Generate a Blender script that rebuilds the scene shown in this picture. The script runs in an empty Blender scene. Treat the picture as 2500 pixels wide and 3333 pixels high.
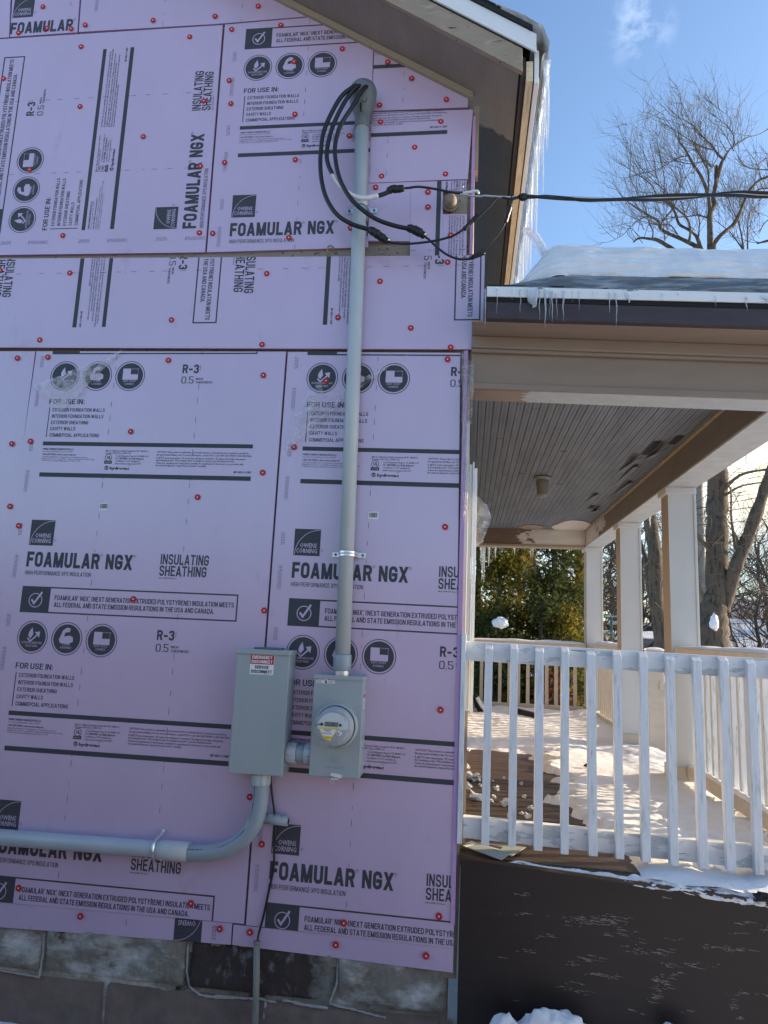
import bpy, math, random
from mathutils import Vector, Matrix, noise
R = math.radians
random.seed(11)
sc = bpy.context.scene
col = sc.collection

# ------------------------------------------------------------------ camera
CAM = Vector((0, -2.968, 1.6)); YAW, PIT, ROL = R(-7.04), R(9.45), R(2.40); FOC = 2316.0
cf = Vector((math.sin(YAW)*math.cos(PIT), math.cos(YAW)*math.cos(PIT), math.sin(PIT)))
cr0 = Vector((math.cos(YAW), -math.sin(YAW), 0)); cu0 = cr0.cross(cf)
cr = cr0*math.cos(ROL) + cu0*math.sin(ROL); cu = cu0*math.cos(ROL) - cr0*math.sin(ROL)
cam = bpy.data.cameras.new('camera'); co = bpy.data.objects.new('camera', cam); col.objects.link(co)
m = Matrix((cr, cu, -cf)).transposed().to_4x4(); m.translation = CAM; co.matrix_world = m
cam.sensor_fit = 'HORIZONTAL'; cam.sensor_width = 36; cam.lens = 36*FOC/2500; cam.clip_end = 2000; cam.clip_start = 0.05
sc.camera = co
# ------------------------------------------------------------------ light
SUN_AZ = R(72); SUN_EL = R(15)            # azimuth clockwise from +Y
w = bpy.data.worlds.new('World'); sc.world = w; w.use_nodes = True
nt = w.node_tree; nt.nodes.clear()
sky = nt.nodes.new('ShaderNodeTexSky'); sky.sky_type = 'NISHITA'; sky.sun_disc = False
sky.sun_elevation = SUN_EL; sky.sun_rotation = SUN_AZ; sky.air_density = 1.0; sky.dust_density = 1.1; sky.ozone_density = 3.0
bg = nt.nodes.new('ShaderNodeBackground'); bg.inputs['Strength'].default_value = .10
ow = nt.nodes.new('ShaderNodeOutputWorld'); L = nt.links.new
tc = nt.nodes.new('ShaderNodeTexCoord'); cur = sky.outputs[0]
CL1, CL2, CL3 = [cf + cr*((x_-1250)/FOC) - cu*((y_-1666.5)/FOC) for x_, y_ in ((2088, 85), (2450, 1570), (1800, 1800))]
# clouds: a faint wisp high up and a cream bank low behind the trees
for dv, rad, nsc, lo, hi, amt, colr, sq in ((CL1, .045, 15.0, .50, .74, .45, (4.8, 5.4, 6.4), .7), (CL2, .24, 3.2, .30, .60, .95, (6.6, 5.8, 4.1), 2.2), (CL3, .24, 5.0, .38, .66, .6, (5.6, 5.8, 5.8), 3.0)):
    dn = Vector(dv).normalized(); sb = nt.nodes.new('ShaderNodeVectorMath'); sb.operation = 'SUBTRACT'; L(tc.outputs['Generated'], sb.inputs[0]); sb.inputs[1].default_value = dn
    ml = nt.nodes.new('ShaderNodeVectorMath'); ml.operation = 'MULTIPLY'; L(sb.outputs[0], ml.inputs[0]); ml.inputs[1].default_value = (1, 1, sq)
    ln = nt.nodes.new('ShaderNodeVectorMath'); ln.operation = 'LENGTH'; L(ml.outputs[0], ln.inputs[0])
    mr = nt.nodes.new('ShaderNodeMapRange'); mr.interpolation_type = 'SMOOTHSTEP'; mr.inputs[1].default_value = rad; mr.inputs[2].default_value = rad*.15; L(ln.outputs['Value'], mr.inputs[0])
    nz = nt.nodes.new('ShaderNodeTexNoise'); nz.inputs['Scale'].default_value = nsc; nz.inputs['Detail'].default_value = 8; nz.inputs['Roughness'].default_value = .6; nz.inputs['Distortion'].default_value = .25; L(tc.outputs['Generated'], nz.inputs['Vector'])
    m2 = nt.nodes.new('ShaderNodeMapRange'); m2.inputs[1].default_value = lo; m2.inputs[2].default_value = hi; m2.inputs[4].default_value = amt; L(nz.outputs[0], m2.inputs[0])
    mu = nt.nodes.new('ShaderNodeMath'); mu.operation = 'MULTIPLY'; L(mr.outputs[0], mu.inputs[0]); L(m2.outputs[0], mu.inputs[1])
    mx = nt.nodes.new('ShaderNodeMixRGB'); mx.inputs[2].default_value = (*colr, 1); L(mu.outputs[0], mx.inputs[0]); L(cur, mx.inputs[1]); cur = mx.outputs[0]
L(cur, bg.inputs[0]); L(bg.outputs[0], ow.inputs[0])
sl = bpy.data.lights.new('sun', 'SUN'); sl.energy = 2.8; sl.angle = R(.5); sl.color = (1, .77, .50)
so = bpy.data.objects.new('sun', sl); col.objects.link(so)
sd = Vector((math.sin(SUN_AZ)*math.cos(SUN_EL), math.cos(SUN_AZ)*math.cos(SUN_EL), math.sin(SUN_EL)))
so.rotation_euler = sd.to_track_quat('Z', 'Y').to_euler(); so.location = (8, 3, 8)
sc.view_settings.view_transform = 'Standard'; sc.view_settings.look = 'None'; sc.view_settings.exposure = 1.78; sc.view_settings.gamma = 1
sc.cycles.max_bounces = 10; sc.cycles.transparent_max_bounces = 16; sc.cycles.transmission_bounces = 8
sc.cycles.caustics_reflective = False; sc.cycles.caustics_refractive = False

# ------------------------------------------------------------------ helpers
def ray(px, py): return cr*((px-1250)/FOC) - cu*((py-1666.5)/FOC) + cf
def PY(px, py, Y):
    r = ray(px, py); return CAM + r*((Y-CAM.y)/r.y)
def PZ(px, py, Z):
    r = ray(px, py); return CAM + r*((Z-CAM.z)/r.z)
def PX(px, py, X):
    r = ray(px, py); return CAM + r*((X-CAM.x)/r.x)

def tag(o, label=None, cat=None, group=None, kind=None):
    if label: o['label'] = label
    if cat: o['category'] = cat
    if group: o['group'] = group
    if kind: o['kind'] = kind
    return o
def empty(name, loc=(0, 0, 0)):
    o = bpy.data.objects.new(name, None); o.location = loc; o.empty_display_size = .1; col.objects.link(o); return o

class MB:
    def __init__(s): s.v = []; s.f = []; s.m = []
    def add(s, vs, fs, mi=0):
        b = len(s.v); s.v += [tuple(v) for v in vs]; s.f += [tuple(i+b for i in f) for f in fs]; s.m += [mi]*len(fs); return s
    def box(s, a, b, mi=0):
        x0, y0, z0 = a; x1, y1, z1 = b
        return s.add([(x0,y0,z0),(x1,y0,z0),(x1,y1,z0),(x0,y1,z0),(x0,y0,z1),(x1,y0,z1),(x1,y1,z1),(x0,y1,z1)],
              [(0,3,2,1),(4,5,6,7),(0,1,5,4),(1,2,6,5),(2,3,7,6),(3,0,4,7)], mi)
    def prism(s, pts, d, mi=0):      # polygon pts extruded by vector d
        n = len(pts); d = Vector(d); P = [Vector(p) for p in pts]
        return s.add(P+[p+d for p in P], [tuple(range(n))[::-1], tuple(range(n, 2*n))]+[(i, (i+1) % n, n+(i+1) % n, n+i) for i in range(n)], mi)
    def bar(s, p0, p1, a, b, mi=0):  # beam from p0 to p1, half-extents vectors a,b
        p0, p1, a, b = map(Vector, (p0, p1, a, b))
        vs = [p0-a-b, p0+a-b, p0+a+b, p0-a+b, p1-a-b, p1+a-b, p1+a+b, p1-a+b]
        return s.add(vs, [(0,1,2,3)[::-1], (4,5,6,7), (0,1,5,4), (1,2,6,5), (2,3,7,6), (3,0,4,7)], mi)
    def tube(s, pts, rad, n=10, mi=0, caps=True, flat=1.0):
        P = [Vector(p) for p in pts]; k = len(P)
        if not hasattr(rad, '__len__'): rad = [rad]*k
        t0 = (P[1]-P[0]).normalized(); nrm = t0.orthogonal().normalized(); vs = []
        for i in range(k):
            t = (P[min(i+1, k-1)]-P[max(i-1, 0)]).normalized()
            nrm = (nrm - t*nrm.dot(t)); nrm = nrm.normalized() if nrm.length > 1e-6 else t.orthogonal().normalized()
            bn = t.cross(nrm)
            for j in range(n):
                a = 2*math.pi*j/n; vs.append(P[i]+nrm*(math.cos(a)*rad[i])+bn*(math.sin(a)*rad[i]*flat))
        fs = [(i*n+j, i*n+(j+1) % n, (i+1)*n+(j+1) % n, (i+1)*n+j) for i in range(k-1) for j in range(n)]
        if caps: fs += [tuple(range(n))[::-1], tuple(range((k-1)*n, k*n))]
        return s.add(vs, fs, mi)
    def lathe(s, c, axis, prof, n=24, mi=0):   # prof [(along, radius)]
        c = Vector(c); ax = Vector(axis).normalized(); u = ax.orthogonal().normalized(); v = ax.cross(u); vs = []
        for a, r in prof:
            for j in range(n):
                t = 2*math.pi*j/n; vs.append(c+ax*a+(u*math.cos(t)+v*math.sin(t))*max(r, 1e-5))
        k = len(prof)
        fs = [(i*n+j, i*n+(j+1) % n, (i+1)*n+(j+1) % n, (i+1)*n+j) for i in range(k-1) for j in range(n)]
        fs += [tuple(range(n))[::-1], tuple(range((k-1)*n, k*n))]
        return s.add(vs, fs, mi)
    def grid(s, fn, nu, nv, mi=0):
        vs = [fn(i/nu, j/nv) for j in range(nv+1) for i in range(nu+1)]
        return s.add(vs, [(j*(nu+1)+i, j*(nu+1)+i+1, (j+1)*(nu+1)+i+1, (j+1)*(nu+1)+i) for j in range(nv) for i in range(nu)], mi)
    def build(s, name, mats, parent=None, smooth=False, bevel=0, at=None):
        me = bpy.data.meshes.new(name)
        off = Vector((0, 0, 0)); p = parent
        while p is not None: off += p.location; p = p.parent
        if parent is None:
            xs, ys, zs = zip(*s.v); off = Vector(((min(xs)+max(xs))/2, (min(ys)+max(ys))/2, min(zs)))
            if at is not None: off = Vector(at)
        me.from_pydata([tuple(Vector(v)-off) for v in s.v], [], s.f)
        for mm in (mats if isinstance(mats, (list, tuple)) else [mats]): me.materials.append(mm)
        me.polygons.foreach_set('material_index', s.m)
        me.polygons.foreach_set('use_smooth', [smooth]*len(s.f))
        me.update()
        o = bpy.data.objects.new(name, me); col.objects.link(o)
        if parent is not None: o.parent = parent
        else: o.location = off
        if bevel:
            b = o.modifiers.new('bevel', 'BEVEL'); b.width = bevel; b.segments = 2; b.limit_method = 'ANGLE'; b.angle_limit = R(40)
            b.harden_normals = False
        return o

# ------------------------------------------------------------------ materials
def mat(name, c, rough=.6, spec=.5, metal=0, noise_=None, bump=None, c2=None, mask=None, trans=0, ior=1.45, coat=0, patch=None, sub=0):
    """noise_=(scale vec or float, amount): brightness variation; c2/mask=(scale, lo, hi): second colour by noise;
       bump=(scale, strength, dist); patch=(axis, thr, width, noise scale, amp, colour)"""
    M = bpy.data.materials.new(name); M.use_nodes = True; t = M.node_tree; N = t.nodes; l = t.links.new
    b = N['Principled BSDF']; b.inputs['Base Color'].default_value = (*c, 1); b.inputs['Roughness'].default_value = rough
    b.inputs['Specular IOR Level'].default_value = spec; b.inputs['Metallic'].default_value = metal
    b.inputs['Transmission Weight'].default_value = trans; b.inputs['IOR'].default_value = ior; b.inputs['Coat Weight'].default_value = coat; b.inputs['Coat Roughness'].default_value = .24
    if sub:
        b.inputs['Subsurface Weight'].default_value = sub; b.inputs['Subsurface Radius'].default_value = (.02, .03, .04); b.inputs['Subsurface Scale'].default_value = .5
    geo = N.new('ShaderNodeNewGeometry'); pos = geo.outputs['Position']
    def nzn(scale, det=5, rgh=.6, dist=0):
        mp = N.new('ShaderNodeMapping'); sv = scale if hasattr(scale, '__len__') else (scale,)*3
        mp.inputs['Scale'].default_value = sv; l(pos, mp.inputs[0])
        n = N.new('ShaderNodeTexNoise'); n.inputs['Scale'].default_value = 1; n.inputs['Detail'].default_value = det
        n.inputs['Roughness'].default_value = rgh; n.inputs['Distortion'].default_value = dist; l(mp.outputs[0], n.inputs['Vector']); return n.outputs[0]
    def ramp(src, lo, hi):
        r = N.new('ShaderNodeMapRange'); r.inputs[1].default_value = lo; r.inputs[2].default_value = hi; l(src, r.inputs[0]); return r.outputs[0]
    def mixc(f, a, bb, mode='MIX'):
        x = N.new('ShaderNodeMixRGB'); x.blend_type = mode
        if isinstance(f, (int, float)): x.inputs[0].default_value = f
        else: l(f, x.inputs[0])
        for i, q in ((1, a), (2, bb)):
            if isinstance(q, tuple): x.inputs[i].default_value = (*q, 1)
            else: l(q, x.inputs[i])
        return x.outputs[0]
    cc = c
    if patch:
        ax, thr, wd, ns, amp, pc = patch
        sp = N.new('ShaderNodeSeparateXYZ'); l(pos, sp.inputs[0]); q = sp.outputs['XYZ'.index(ax)]
        a1 = N.new('ShaderNodeMath'); a1.operation = 'MULTIPLY_ADD'; l(nzn(ns, 4), a1.inputs[0]); a1.inputs[1].default_value = amp; l(q, a1.inputs[2])
        cc = mixc(ramp(a1.outputs[0], thr+amp*.5-wd, thr+amp*.5+wd), c, pc)
    if c2 is not None:
        ms = mask if isinstance(mask, list) else [mask]
        for k, (sc_, lo, hi) in enumerate(ms):
            cx = c2[k] if isinstance(c2, list) else c2
            cc = mixc(ramp(nzn(sc_, 7, .65), lo, hi), cc, cx)
    if noise_:
        nn = nzn(noise_[0], 6); g = ramp(nn, .25, .75)
        x = N.new('ShaderNodeMath'); x.operation = 'MULTIPLY_ADD'; l(g, x.inputs[0]); x.inputs[1].default_value = noise_[1]*2; x.inputs[2].default_value = 1-noise_[1]
        cc = mixc(1.0, cc, x.outputs[0], 'MULTIPLY')
    if not isinstance(cc, tuple): l(cc, b.inputs['Base Color'])
    if bump:
        bl = bump if isinstance(bump, list) else [bump]; prev = None
        for (s_, st, d_) in bl:
            bp = N.new('ShaderNodeBump'); bp.inputs['Strength'].default_value = st; bp.inputs['Distance'].default_value = d_
            l(nzn(s_, 6, .6), bp.inputs['Height'])
            if prev: l(prev, bp.inputs['Normal'])
            prev = bp.outputs[0]
        l(prev, b.inputs['Normal'])
    M['b'] = 1
    return M

FOAMC = (.535, .415, .575)
M = {}
M['foam'] = mat('foam_board', FOAMC, .26, 1.0, coat=.9, noise_=((2.2, 2.2, 1.2), .06), bump=[((900, 900, 250), .10, .0006), (4.0, .10, .006)], c2=[(.33, .25, .36), (.66, .56, .68)], mask=[((5, 5, 2.6), .62, .90), ((3, 3, 26), .70, .80)])
M['foam2'] = mat('foam_board_face', FOAMC, .26, 1.0, coat=.9, noise_=((2.2, 2.2, 1.2), .06))
M['foam_edge'] = mat('foam_edge', (.46, .30, .52), .8, .2, bump=(120, .4, .002), c2=(.20, .14, .25), mask=(60, .62, .8))
M['ink'] = mat('print_ink', (.052, .056, .066), .55, .35, noise_=((160, 160, 160), .30))
M['ink_grey'] = mat('faint_print_ink', (.20, .15, .24), .6, .3)
M['white'] = mat('white_sticker', (.78, .78, .78), .35)
M['black'] = mat('black_ink', (.012, .012, .014), .5)
M['red'] = mat('red_plastic', (.46, .022, .028), .55)
M['redlab'] = mat('red_label', (.42, .01, .015), .4)
M['nail'] = mat('nail_steel', (.70, .70, .70), .35, metal=.0)
M['pvc'] = mat('grey_pvc', (.46, .50, .51), .38, noise_=((6, 6, 2.5), .06), c2=[(.26, .28, .29)], mask=[((18, 18, 7), .66, .85)])
M['pvc_dark'] = mat('darker_grey_pvc', (.30, .345, .38), .36, noise_=((8, 8, 8), .07))
M['boxm'] = mat('grey_enamelled_steel', (.34, .385, .385), .33, noise_=((5, 5, 2), .05), bump=((300, 300, 300), .06, .0004))
M['boxd'] = mat('dark_grey_steel', (.13, .14, .155), .4)
M['zinc'] = mat('zinc_steel', (.72, .73, .74), .28, metal=.9, noise_=((70, 70, 70), .12))
M['cable'] = mat('black_cable', (.014, .014, .016), .38)
M['tape'] = mat('black_tape', (.010, .010, .012), .30, bump=(90, .8, .004))
M['wtape'] = mat('white_tape', (.66, .67, .68), .45, bump=((60, 60, 160), .5, .002))
M['alu'] = mat('stranded_aluminium', (.55, .55, .56), .4, metal=.8, bump=((300, 60, 60), .8, .002))
M['taupe'] = mat('taupe_paint', (.26, .20, .155), .62, noise_=((3, 12, 12), .10), bump=((14, 60, 60), .22, .003), c2=[(.10, .085, .075)], mask=[((26, 50, 70), .70, .80)])
M['siding'] = mat('old_taupe_siding', (.27, .225, .18), .7, noise_=((5, 5, 30), .15), c2=[(.10, .085, .06), (.05, .05, .035)], mask=[((6, 6, 40), .60, .70), ((40, 40, 60), .60, .66)], bump=((30, 30, 90), .5, .004))
M['plum'] = mat('dark_plum_paint', (.050, .040, .047), .6, c2=[(.30, .26, .25)], mask=[((12, 30, 60), .755, .775)], noise_=((8, 8, 40), .2), bump=((12, 60, 90), .35, .003))
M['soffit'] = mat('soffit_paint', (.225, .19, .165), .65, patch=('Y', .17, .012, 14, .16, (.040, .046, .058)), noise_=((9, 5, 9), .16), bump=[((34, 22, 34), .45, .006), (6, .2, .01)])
M['rake'] = mat('peeling_rake_paint', (.31, .25, .185), .65, c2=[(.36, .33, .28), (.045, .038, .03)], mask=[((9, 30, 34), .64, .66), ((7, 30, 70), .64, .67)], noise_=((10, 10, 26), .16), bump=((10, 30, 44), .8, .006))
M['lip'] = mat('cream_trim_paint', (.33, .27, .19), .65, c2=[(.10, .08, .06)], mask=[((20, 20, 20), .64, .74)], bump=(30, .4, .004))
M['metal_w'] = mat('white_drip_edge_metal', (.74, .77, .78), .35, noise_=((6, 6, 6), .03))
M['metal_w2'] = mat('crumpled_white_metal', (.82, .85, .84), .32, bump=((8, 40, 8), .4, .006))
M['shingle'] = mat('dark_green_shingle', (.018, .026, .026), .9, noise_=((120, 120, 120), .5), bump=(150, 1, .004))
M['rawwood'] = mat('bare_lumber', (.74, .60, .40), .6, c2=[(.45, .32, .19)], mask=[((30, 2.4, 30), .56, .70)], noise_=((30, 9, 30), .22))
M['dark'] = mat('dark_gap', (.008, .008, .010), .8)
M['beamu'] = mat('light_grey_beam_paint', (.33, .345, .355), .7, patch=('X', .21, .008, (6, 30, 30), .12, (.34, .36, .37)), noise_=((6, 20, 20), .08), bump=[((50, 50, 50), .5, .003)])
M['beam_under'] = mat('underside_paint', (.26, .205, .165), .7, patch=('X', .22, .006, (9, 30, 9), .14, (.40, .43, .45)), noise_=((20, 20, 20), .10), bump=[((60, 60, 60), .5, .003)])
M['fb_under'] = mat('front_beam_underside_paint', (.41, .43, .44), .7, noise_=((14, 14, 14), .12), bump=[((70, 50, 60), .6, .004)])
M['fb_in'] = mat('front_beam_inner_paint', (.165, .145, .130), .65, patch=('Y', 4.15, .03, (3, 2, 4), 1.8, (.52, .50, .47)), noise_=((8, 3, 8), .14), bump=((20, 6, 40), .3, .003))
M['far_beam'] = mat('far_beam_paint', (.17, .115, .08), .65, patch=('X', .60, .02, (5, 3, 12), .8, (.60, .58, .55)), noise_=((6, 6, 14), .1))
M['bead'] = mat('grey_beadboard_paint', (.135, .152, .182), .62, c2=[(.30, .30, .30), (.04, .04, .045)], mask=[((60, 14, 60), .735, .76), ((40, 6, 40), .67, .74)], noise_=((16, 2.5, 16), .30), bump=((40, 14, 40), .4, .003))
M['bead_new'] = mat('pale_primer_patch', (.52, .48, .45), .7, noise_=((16, 3, 16), .1))
M['colw'] = mat('white_column_paint', (.56, .58, .59), .55, noise_=((5, 5, 3), .05), c2=[(.42, .40, .36)], mask=[((30, 30, 12), .70, .77)], bump=((30, 30, 8), .15, .003))
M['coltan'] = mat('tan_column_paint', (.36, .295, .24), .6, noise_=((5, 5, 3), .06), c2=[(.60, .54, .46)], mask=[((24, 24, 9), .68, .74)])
M['railw'] = mat('peeling_white_rail_paint', (.67, .69, .70), .6, c2=[(.46, .50, .51), (.18, .18, .17)], mask=[((4, 14, 15), .535, .55), ((8, 30, 90), .635, .645)], noise_=((16, 16, 30), .08), bump=((10, 40, 60), .6, .003))
M['balw'] = mat('cracked_white_baluster_paint', (.69, .71, .725), .6, c2=[(.50, .54, .56), (.16, .15, .14)], mask=[((50, 50, 6), .55, .64), ((120, 120, 8), .66, .675)], noise_=((40, 40, 10), .09), bump=((120, 120, 14), .9, .003))
M['railc'] = mat('cream_rail_paint', (.56, .50, .42), .6, c2=[(.30, .25, .2)], mask=[((9, 9, 30), .64, .70)], noise_=((9, 9, 20), .1), bump=((20, 20, 30), .3, .003))
M['deck'] = mat('wet_deck_boards', (.060, .036, .022), .42, c2=[(.16, .11, .07), (.014, .010, .008)], mask=[((3, 60, 20), .55, .72), ((2.4, 90, 20), .60, .70)], bump=((3, 110, 10), .9, .006))
M['skirt'] = mat('dark_brown_skirt_paint', (.024, .0170, .0150), .5, noise_=((3, 3, 30), .22))
M['scratch'] = mat('pale_paint_cracks', (.34, .31, .29), .7)
M['snow'] = mat('snow', (.79, .80, .82), .75, .25, noise_=((4, 4, 4), .02), bump=[(26, .35, .012), (160, .35, .003)])
M['snow_s'] = mat('smooth_snow', (.76, .79, .83), .7, .25, bump=[((4, 4, 16), .7, .03), ((30, 30, 30), .4, .008), (140, .4, .003)], noise_=((1.5, 1.5, 22), .10))
M['icegrey'] = mat('icy_crust', (.11, .13, .15), .30, .6, c2=[(.42, .46, .50)], mask=[((5, 5, 40), .48, .72)], bump=[((10, 10, 40), .8, .01)])
M['chunk'] = mat('ice_chunk', (.84, .87, .89), .15, .6, trans=.22, ior=1.31, bump=(40, .5, .01))
M['stone'] = mat('rock_faced_concrete', (.21, .195, .16), .85, c2=[(.52, .52, .49), (.028, .018, .016), (.10, .09, .06)], mask=[((4, 4, 9), .47, .66), ((3.4, 3, 3.6), .62, .66), ((9, 9, 9), .60, .72)], noise_=((40, 40, 40), .22), bump=[(45, .7, .01), (160, .4, .003)])
M['stone_dark'] = mat('black_stained_block', (.045, .034, .030), .85, patch=('X', -.545, .02, (9, 9, 12), .16, (.20, .20, .175)), c2=[(.20, .20, .19)], mask=[((22, 20, 14), .54, .70)], noise_=((40, 40, 40), .2), bump=[(45, .7, .01)])
M['stone_red'] = mat('reddish_lower_block', (.17, .128, .108), .9, c2=[(.12, .10, .085)], mask=[((3, 3, 5), .50, .70)], noise_=((20, 20, 20), .18), bump=[(40, .5, .008)])
M['mortar'] = mat('pale_mortar_bead', (.36, .355, .33), .85, bump=(80, .6, .004), noise_=((60, 60, 60), .15))
M['lattice'] = mat('weathered_pipe', (.24, .235, .20), .7, noise_=((60, 60, 12), .3), c2=[(.12, .11, .09)], mask=[((60, 60, 14), .55, .7)])
M['insul'] = mat('tan_painted_insulator', (.25, .205, .16), .75, c2=[(.16, .12, .09)], mask=[(30, .55, .65)])
M['bark'] = mat('bark', (.105, .082, .058), .9, c2=[(.045, .036, .027), (.17, .145, .11)], mask=[((16, 16, 3.0), .50, .60), ((14, 14, 5), .62, .75)], bump=((18, 18, 4), 1, .04))
M['head'] = mat('weatherhead_grey', (.145, .16, .165), .45)
M['twig'] = mat('thin_branches', (.13, .10, .065), .8)
M['farbark'] = mat('far_bark', (.060, .046, .036), .9, noise_=((6, 6, 3), .3))
M['wallpale'] = mat('pale_house_siding', (.50, .53, .56), .7, noise_=((1, 1, 20), .1))
M['walldark'] = mat('grey_house_siding', (.12, .13, .15), .7, noise_=((1, 1, 20), .15))
M['glassd'] = mat('dark_window', (.02, .025, .03), .1)
M['signgreen'] = mat('sign_green', (.015, .07, .045), .4)
M['signgrey'] = mat('sign_post_steel', (.12, .14, .13), .5)
M['lampgl'] = mat('ribbed_lamp_glass', (.19, .19, .165), .35, bump=((10, 10, 160), .5, .004))
M['lcd'] = mat('lcd_grey', (.15, .17, .14), .3)
M['meterw'] = mat('meter_face_white', (.62, .66, .64), .4)
M['meterg'] = mat('meter_base_grey', (.36, .38, .39), .4)
M['yellow'] = mat('yellow_label', (.70, .58, .04), .4)
M['gasket'] = mat('black_gasket', (.015, .018, .02), .5)
M['foil'] = mat('silver_house_wrap', (.55, .53, .50), .3, metal=.5, bump=((20, 20, 6), .8, .01))
M['asphalt'] = mat('added_ground_asphalt', (.035, .034, .035), .8, noise_=((20, 20, 20), .3), bump=(80, .5, .006))
M['street'] = mat('grey_street', (.07, .07, .075), .8)
M['tancanopy'] = mat('dark_canopy', (.035, .035, .04), .7)
M['power'] = mat('utility_pole_wood', (.22, .20, .17), .8, noise_=((8, 8, 2), .2))
M['debris'] = mat('black_debris', (.015, .014, .015), .6, bump=(30, .6, .01))
M['flash'] = mat('grey_metal_flashing', (.33, .37, .36), .4, noise_=((6, 6, 6), .08))

def ice_mat():
    m_ = bpy.data.materials.new('clear_ice'); m_.use_nodes = True; t = m_.node_tree; N = t.nodes; l = t.links.new; N.clear()
    o = N.new('ShaderNodeOutputMaterial'); g = N.new('ShaderNodeBsdfPrincipled'); tr = N.new('ShaderNodeBsdfTransparent')
    g.inputs['Base Color'].default_value = (.86, .91, .95, 1); g.inputs['Roughness'].default_value = .06
    g.inputs['Transmission Weight'].default_value = .45; g.inputs['IOR'].default_value = 1.31
    mx_ = N.new('ShaderNodeMixShader'); mx_.inputs[0].default_value = .52
    nz_ = N.new('ShaderNodeTexNoise'); nz_.inputs['Scale'].default_value = 46; geo = N.new('ShaderNodeNewGeometry'); l(geo.outputs['Position'], nz_.inputs['Vector'])
    bp = N.new('ShaderNodeBump'); bp.inputs['Strength'].default_value = .8; bp.inputs['Distance'].default_value = .01; l(nz_.outputs[0], bp.inputs['Height']); l(bp.outputs[0], g.inputs['Normal'])
    tr.inputs[0].default_value = (.93, .96, 1, 1)
    l(tr.outputs[0], mx_.inputs[1]); l(g.outputs[0], mx_.inputs[2]); l(mx_.outputs[0], o.inputs[0]); return m_
M['ice'] = ice_mat()
def film_mat(name, fac, hi):
    m_ = bpy.data.materials.new(name); m_.use_nodes = True; t = m_.node_tree; N = t.nodes; l = t.links.new; N.clear()
    o = N.new('ShaderNodeOutputMaterial'); g = N.new('ShaderNodeBsdfPrincipled'); tr = N.new('ShaderNodeBsdfTransparent')
    g.inputs['Base Color'].default_value = (.80, .80, .84, 1); g.inputs['Roughness'].default_value = .28; g.inputs['Specular IOR Level'].default_value = .8
    geo = N.new('ShaderNodeNewGeometry'); nz_ = N.new('ShaderNodeTexNoise'); nz_.inputs['Scale'].default_value = 9; nz_.inputs['Detail'].default_value = 4; nz_.inputs['Distortion'].default_value = 3.2
    l(geo.outputs['Position'], nz_.inputs['Vector'])
    r = N.new('ShaderNodeMapRange'); r.inputs[1].default_value = .42; r.inputs[2].default_value = .68; r.inputs[3].default_value = fac; r.inputs[4].default_value = hi; l(nz_.outputs[0], r.inputs[0])
    bp = N.new('ShaderNodeBump'); bp.inputs['Strength'].default_value = .35; bp.inputs['Distance'].default_value = .010; l(nz_.outputs[0], bp.inputs['Height']); l(bp.outputs[0], g.inputs['Normal'])
    mx_ = N.new('ShaderNodeMixShader'); l(r.outputs[0], mx_.inputs[0]); l(tr.outputs[0], mx_.inputs[1]); l(g.outputs[0], mx_.inputs[2]); l(mx_.outputs[0], o.inputs[0]); return m_
M['film'] = film_mat('clear_torn_film', .08, .45)
M['film2'] = film_mat('thin_clear_film', .20, .42)
M['dome'] = film_mat('clear_meter_cover', .04, .05); M['dome'].node_tree.nodes['Bump'].inputs['Strength'].default_value = 0; M['dome'].node_tree.nodes['Principled BSDF'].inputs['Roughness'].default_value = .05
def leaf_mat(name, a, b, c):
    m_ = bpy.data.materials.new(name); m_.use_nodes = True; t = m_.node_tree; N = t.nodes; l = t.links.new; N.clear()
    o = N.new('ShaderNodeOutputMaterial'); d = N.new('ShaderNodeBsdfDiffuse'); tl = N.new('ShaderNodeBsdfTranslucent'); mx_ = N.new('ShaderNodeMixShader'); mx_.inputs[0].default_value = .5
    geo = N.new('ShaderNodeNewGeometry'); r = N.new('ShaderNodeValToRGB'); e = r.color_ramp.elements
    e[0].color = (*a, 1); e[1].color = (*c, 1); q = e.new(.55); q.color = (*b, 1)
    nz_ = N.new('ShaderNodeTexNoise'); nz_.inputs['Scale'].default_value = 1.3; l(geo.outputs['Position'], nz_.inputs['Vector'])
    ad = N.new('ShaderNodeMath'); ad.operation = 'MULTIPLY_ADD'; l(geo.outputs['Random Per Island'], ad.inputs[0]); ad.inputs[1].default_value = .5; l(nz_.outputs[0], ad.inputs[2])
    sb = N.new('ShaderNodeMath'); sb.operation = 'SUBTRACT'; l(ad.outputs[0], sb.inputs[0]); sb.inputs[1].default_value = .2
    l(sb.outputs[0], r.inputs[0]); l(r.outputs[0], d.inputs[0]); l(r.outputs[0], tl.inputs[0]); l(d.outputs[0], mx_.inputs[1]); l(tl.outputs[0], mx_.inputs[2]); l(mx_.outputs[0], o.inputs[0]); return m_
M['leafg'] = leaf_mat('golden_evergreen_foliage', (.035, .040, .012), (.12, .11, .022), (.32, .24, .045))
M['leafd'] = leaf_mat('dark_evergreen_foliage', (.014, .024, .014), (.040, .060, .026), (.12, .13, .035))
M['leafr'] = leaf_mat('rusty_dead_foliage', (.05, .02, .012), (.16, .06, .03), (.24, .10, .04))
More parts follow.
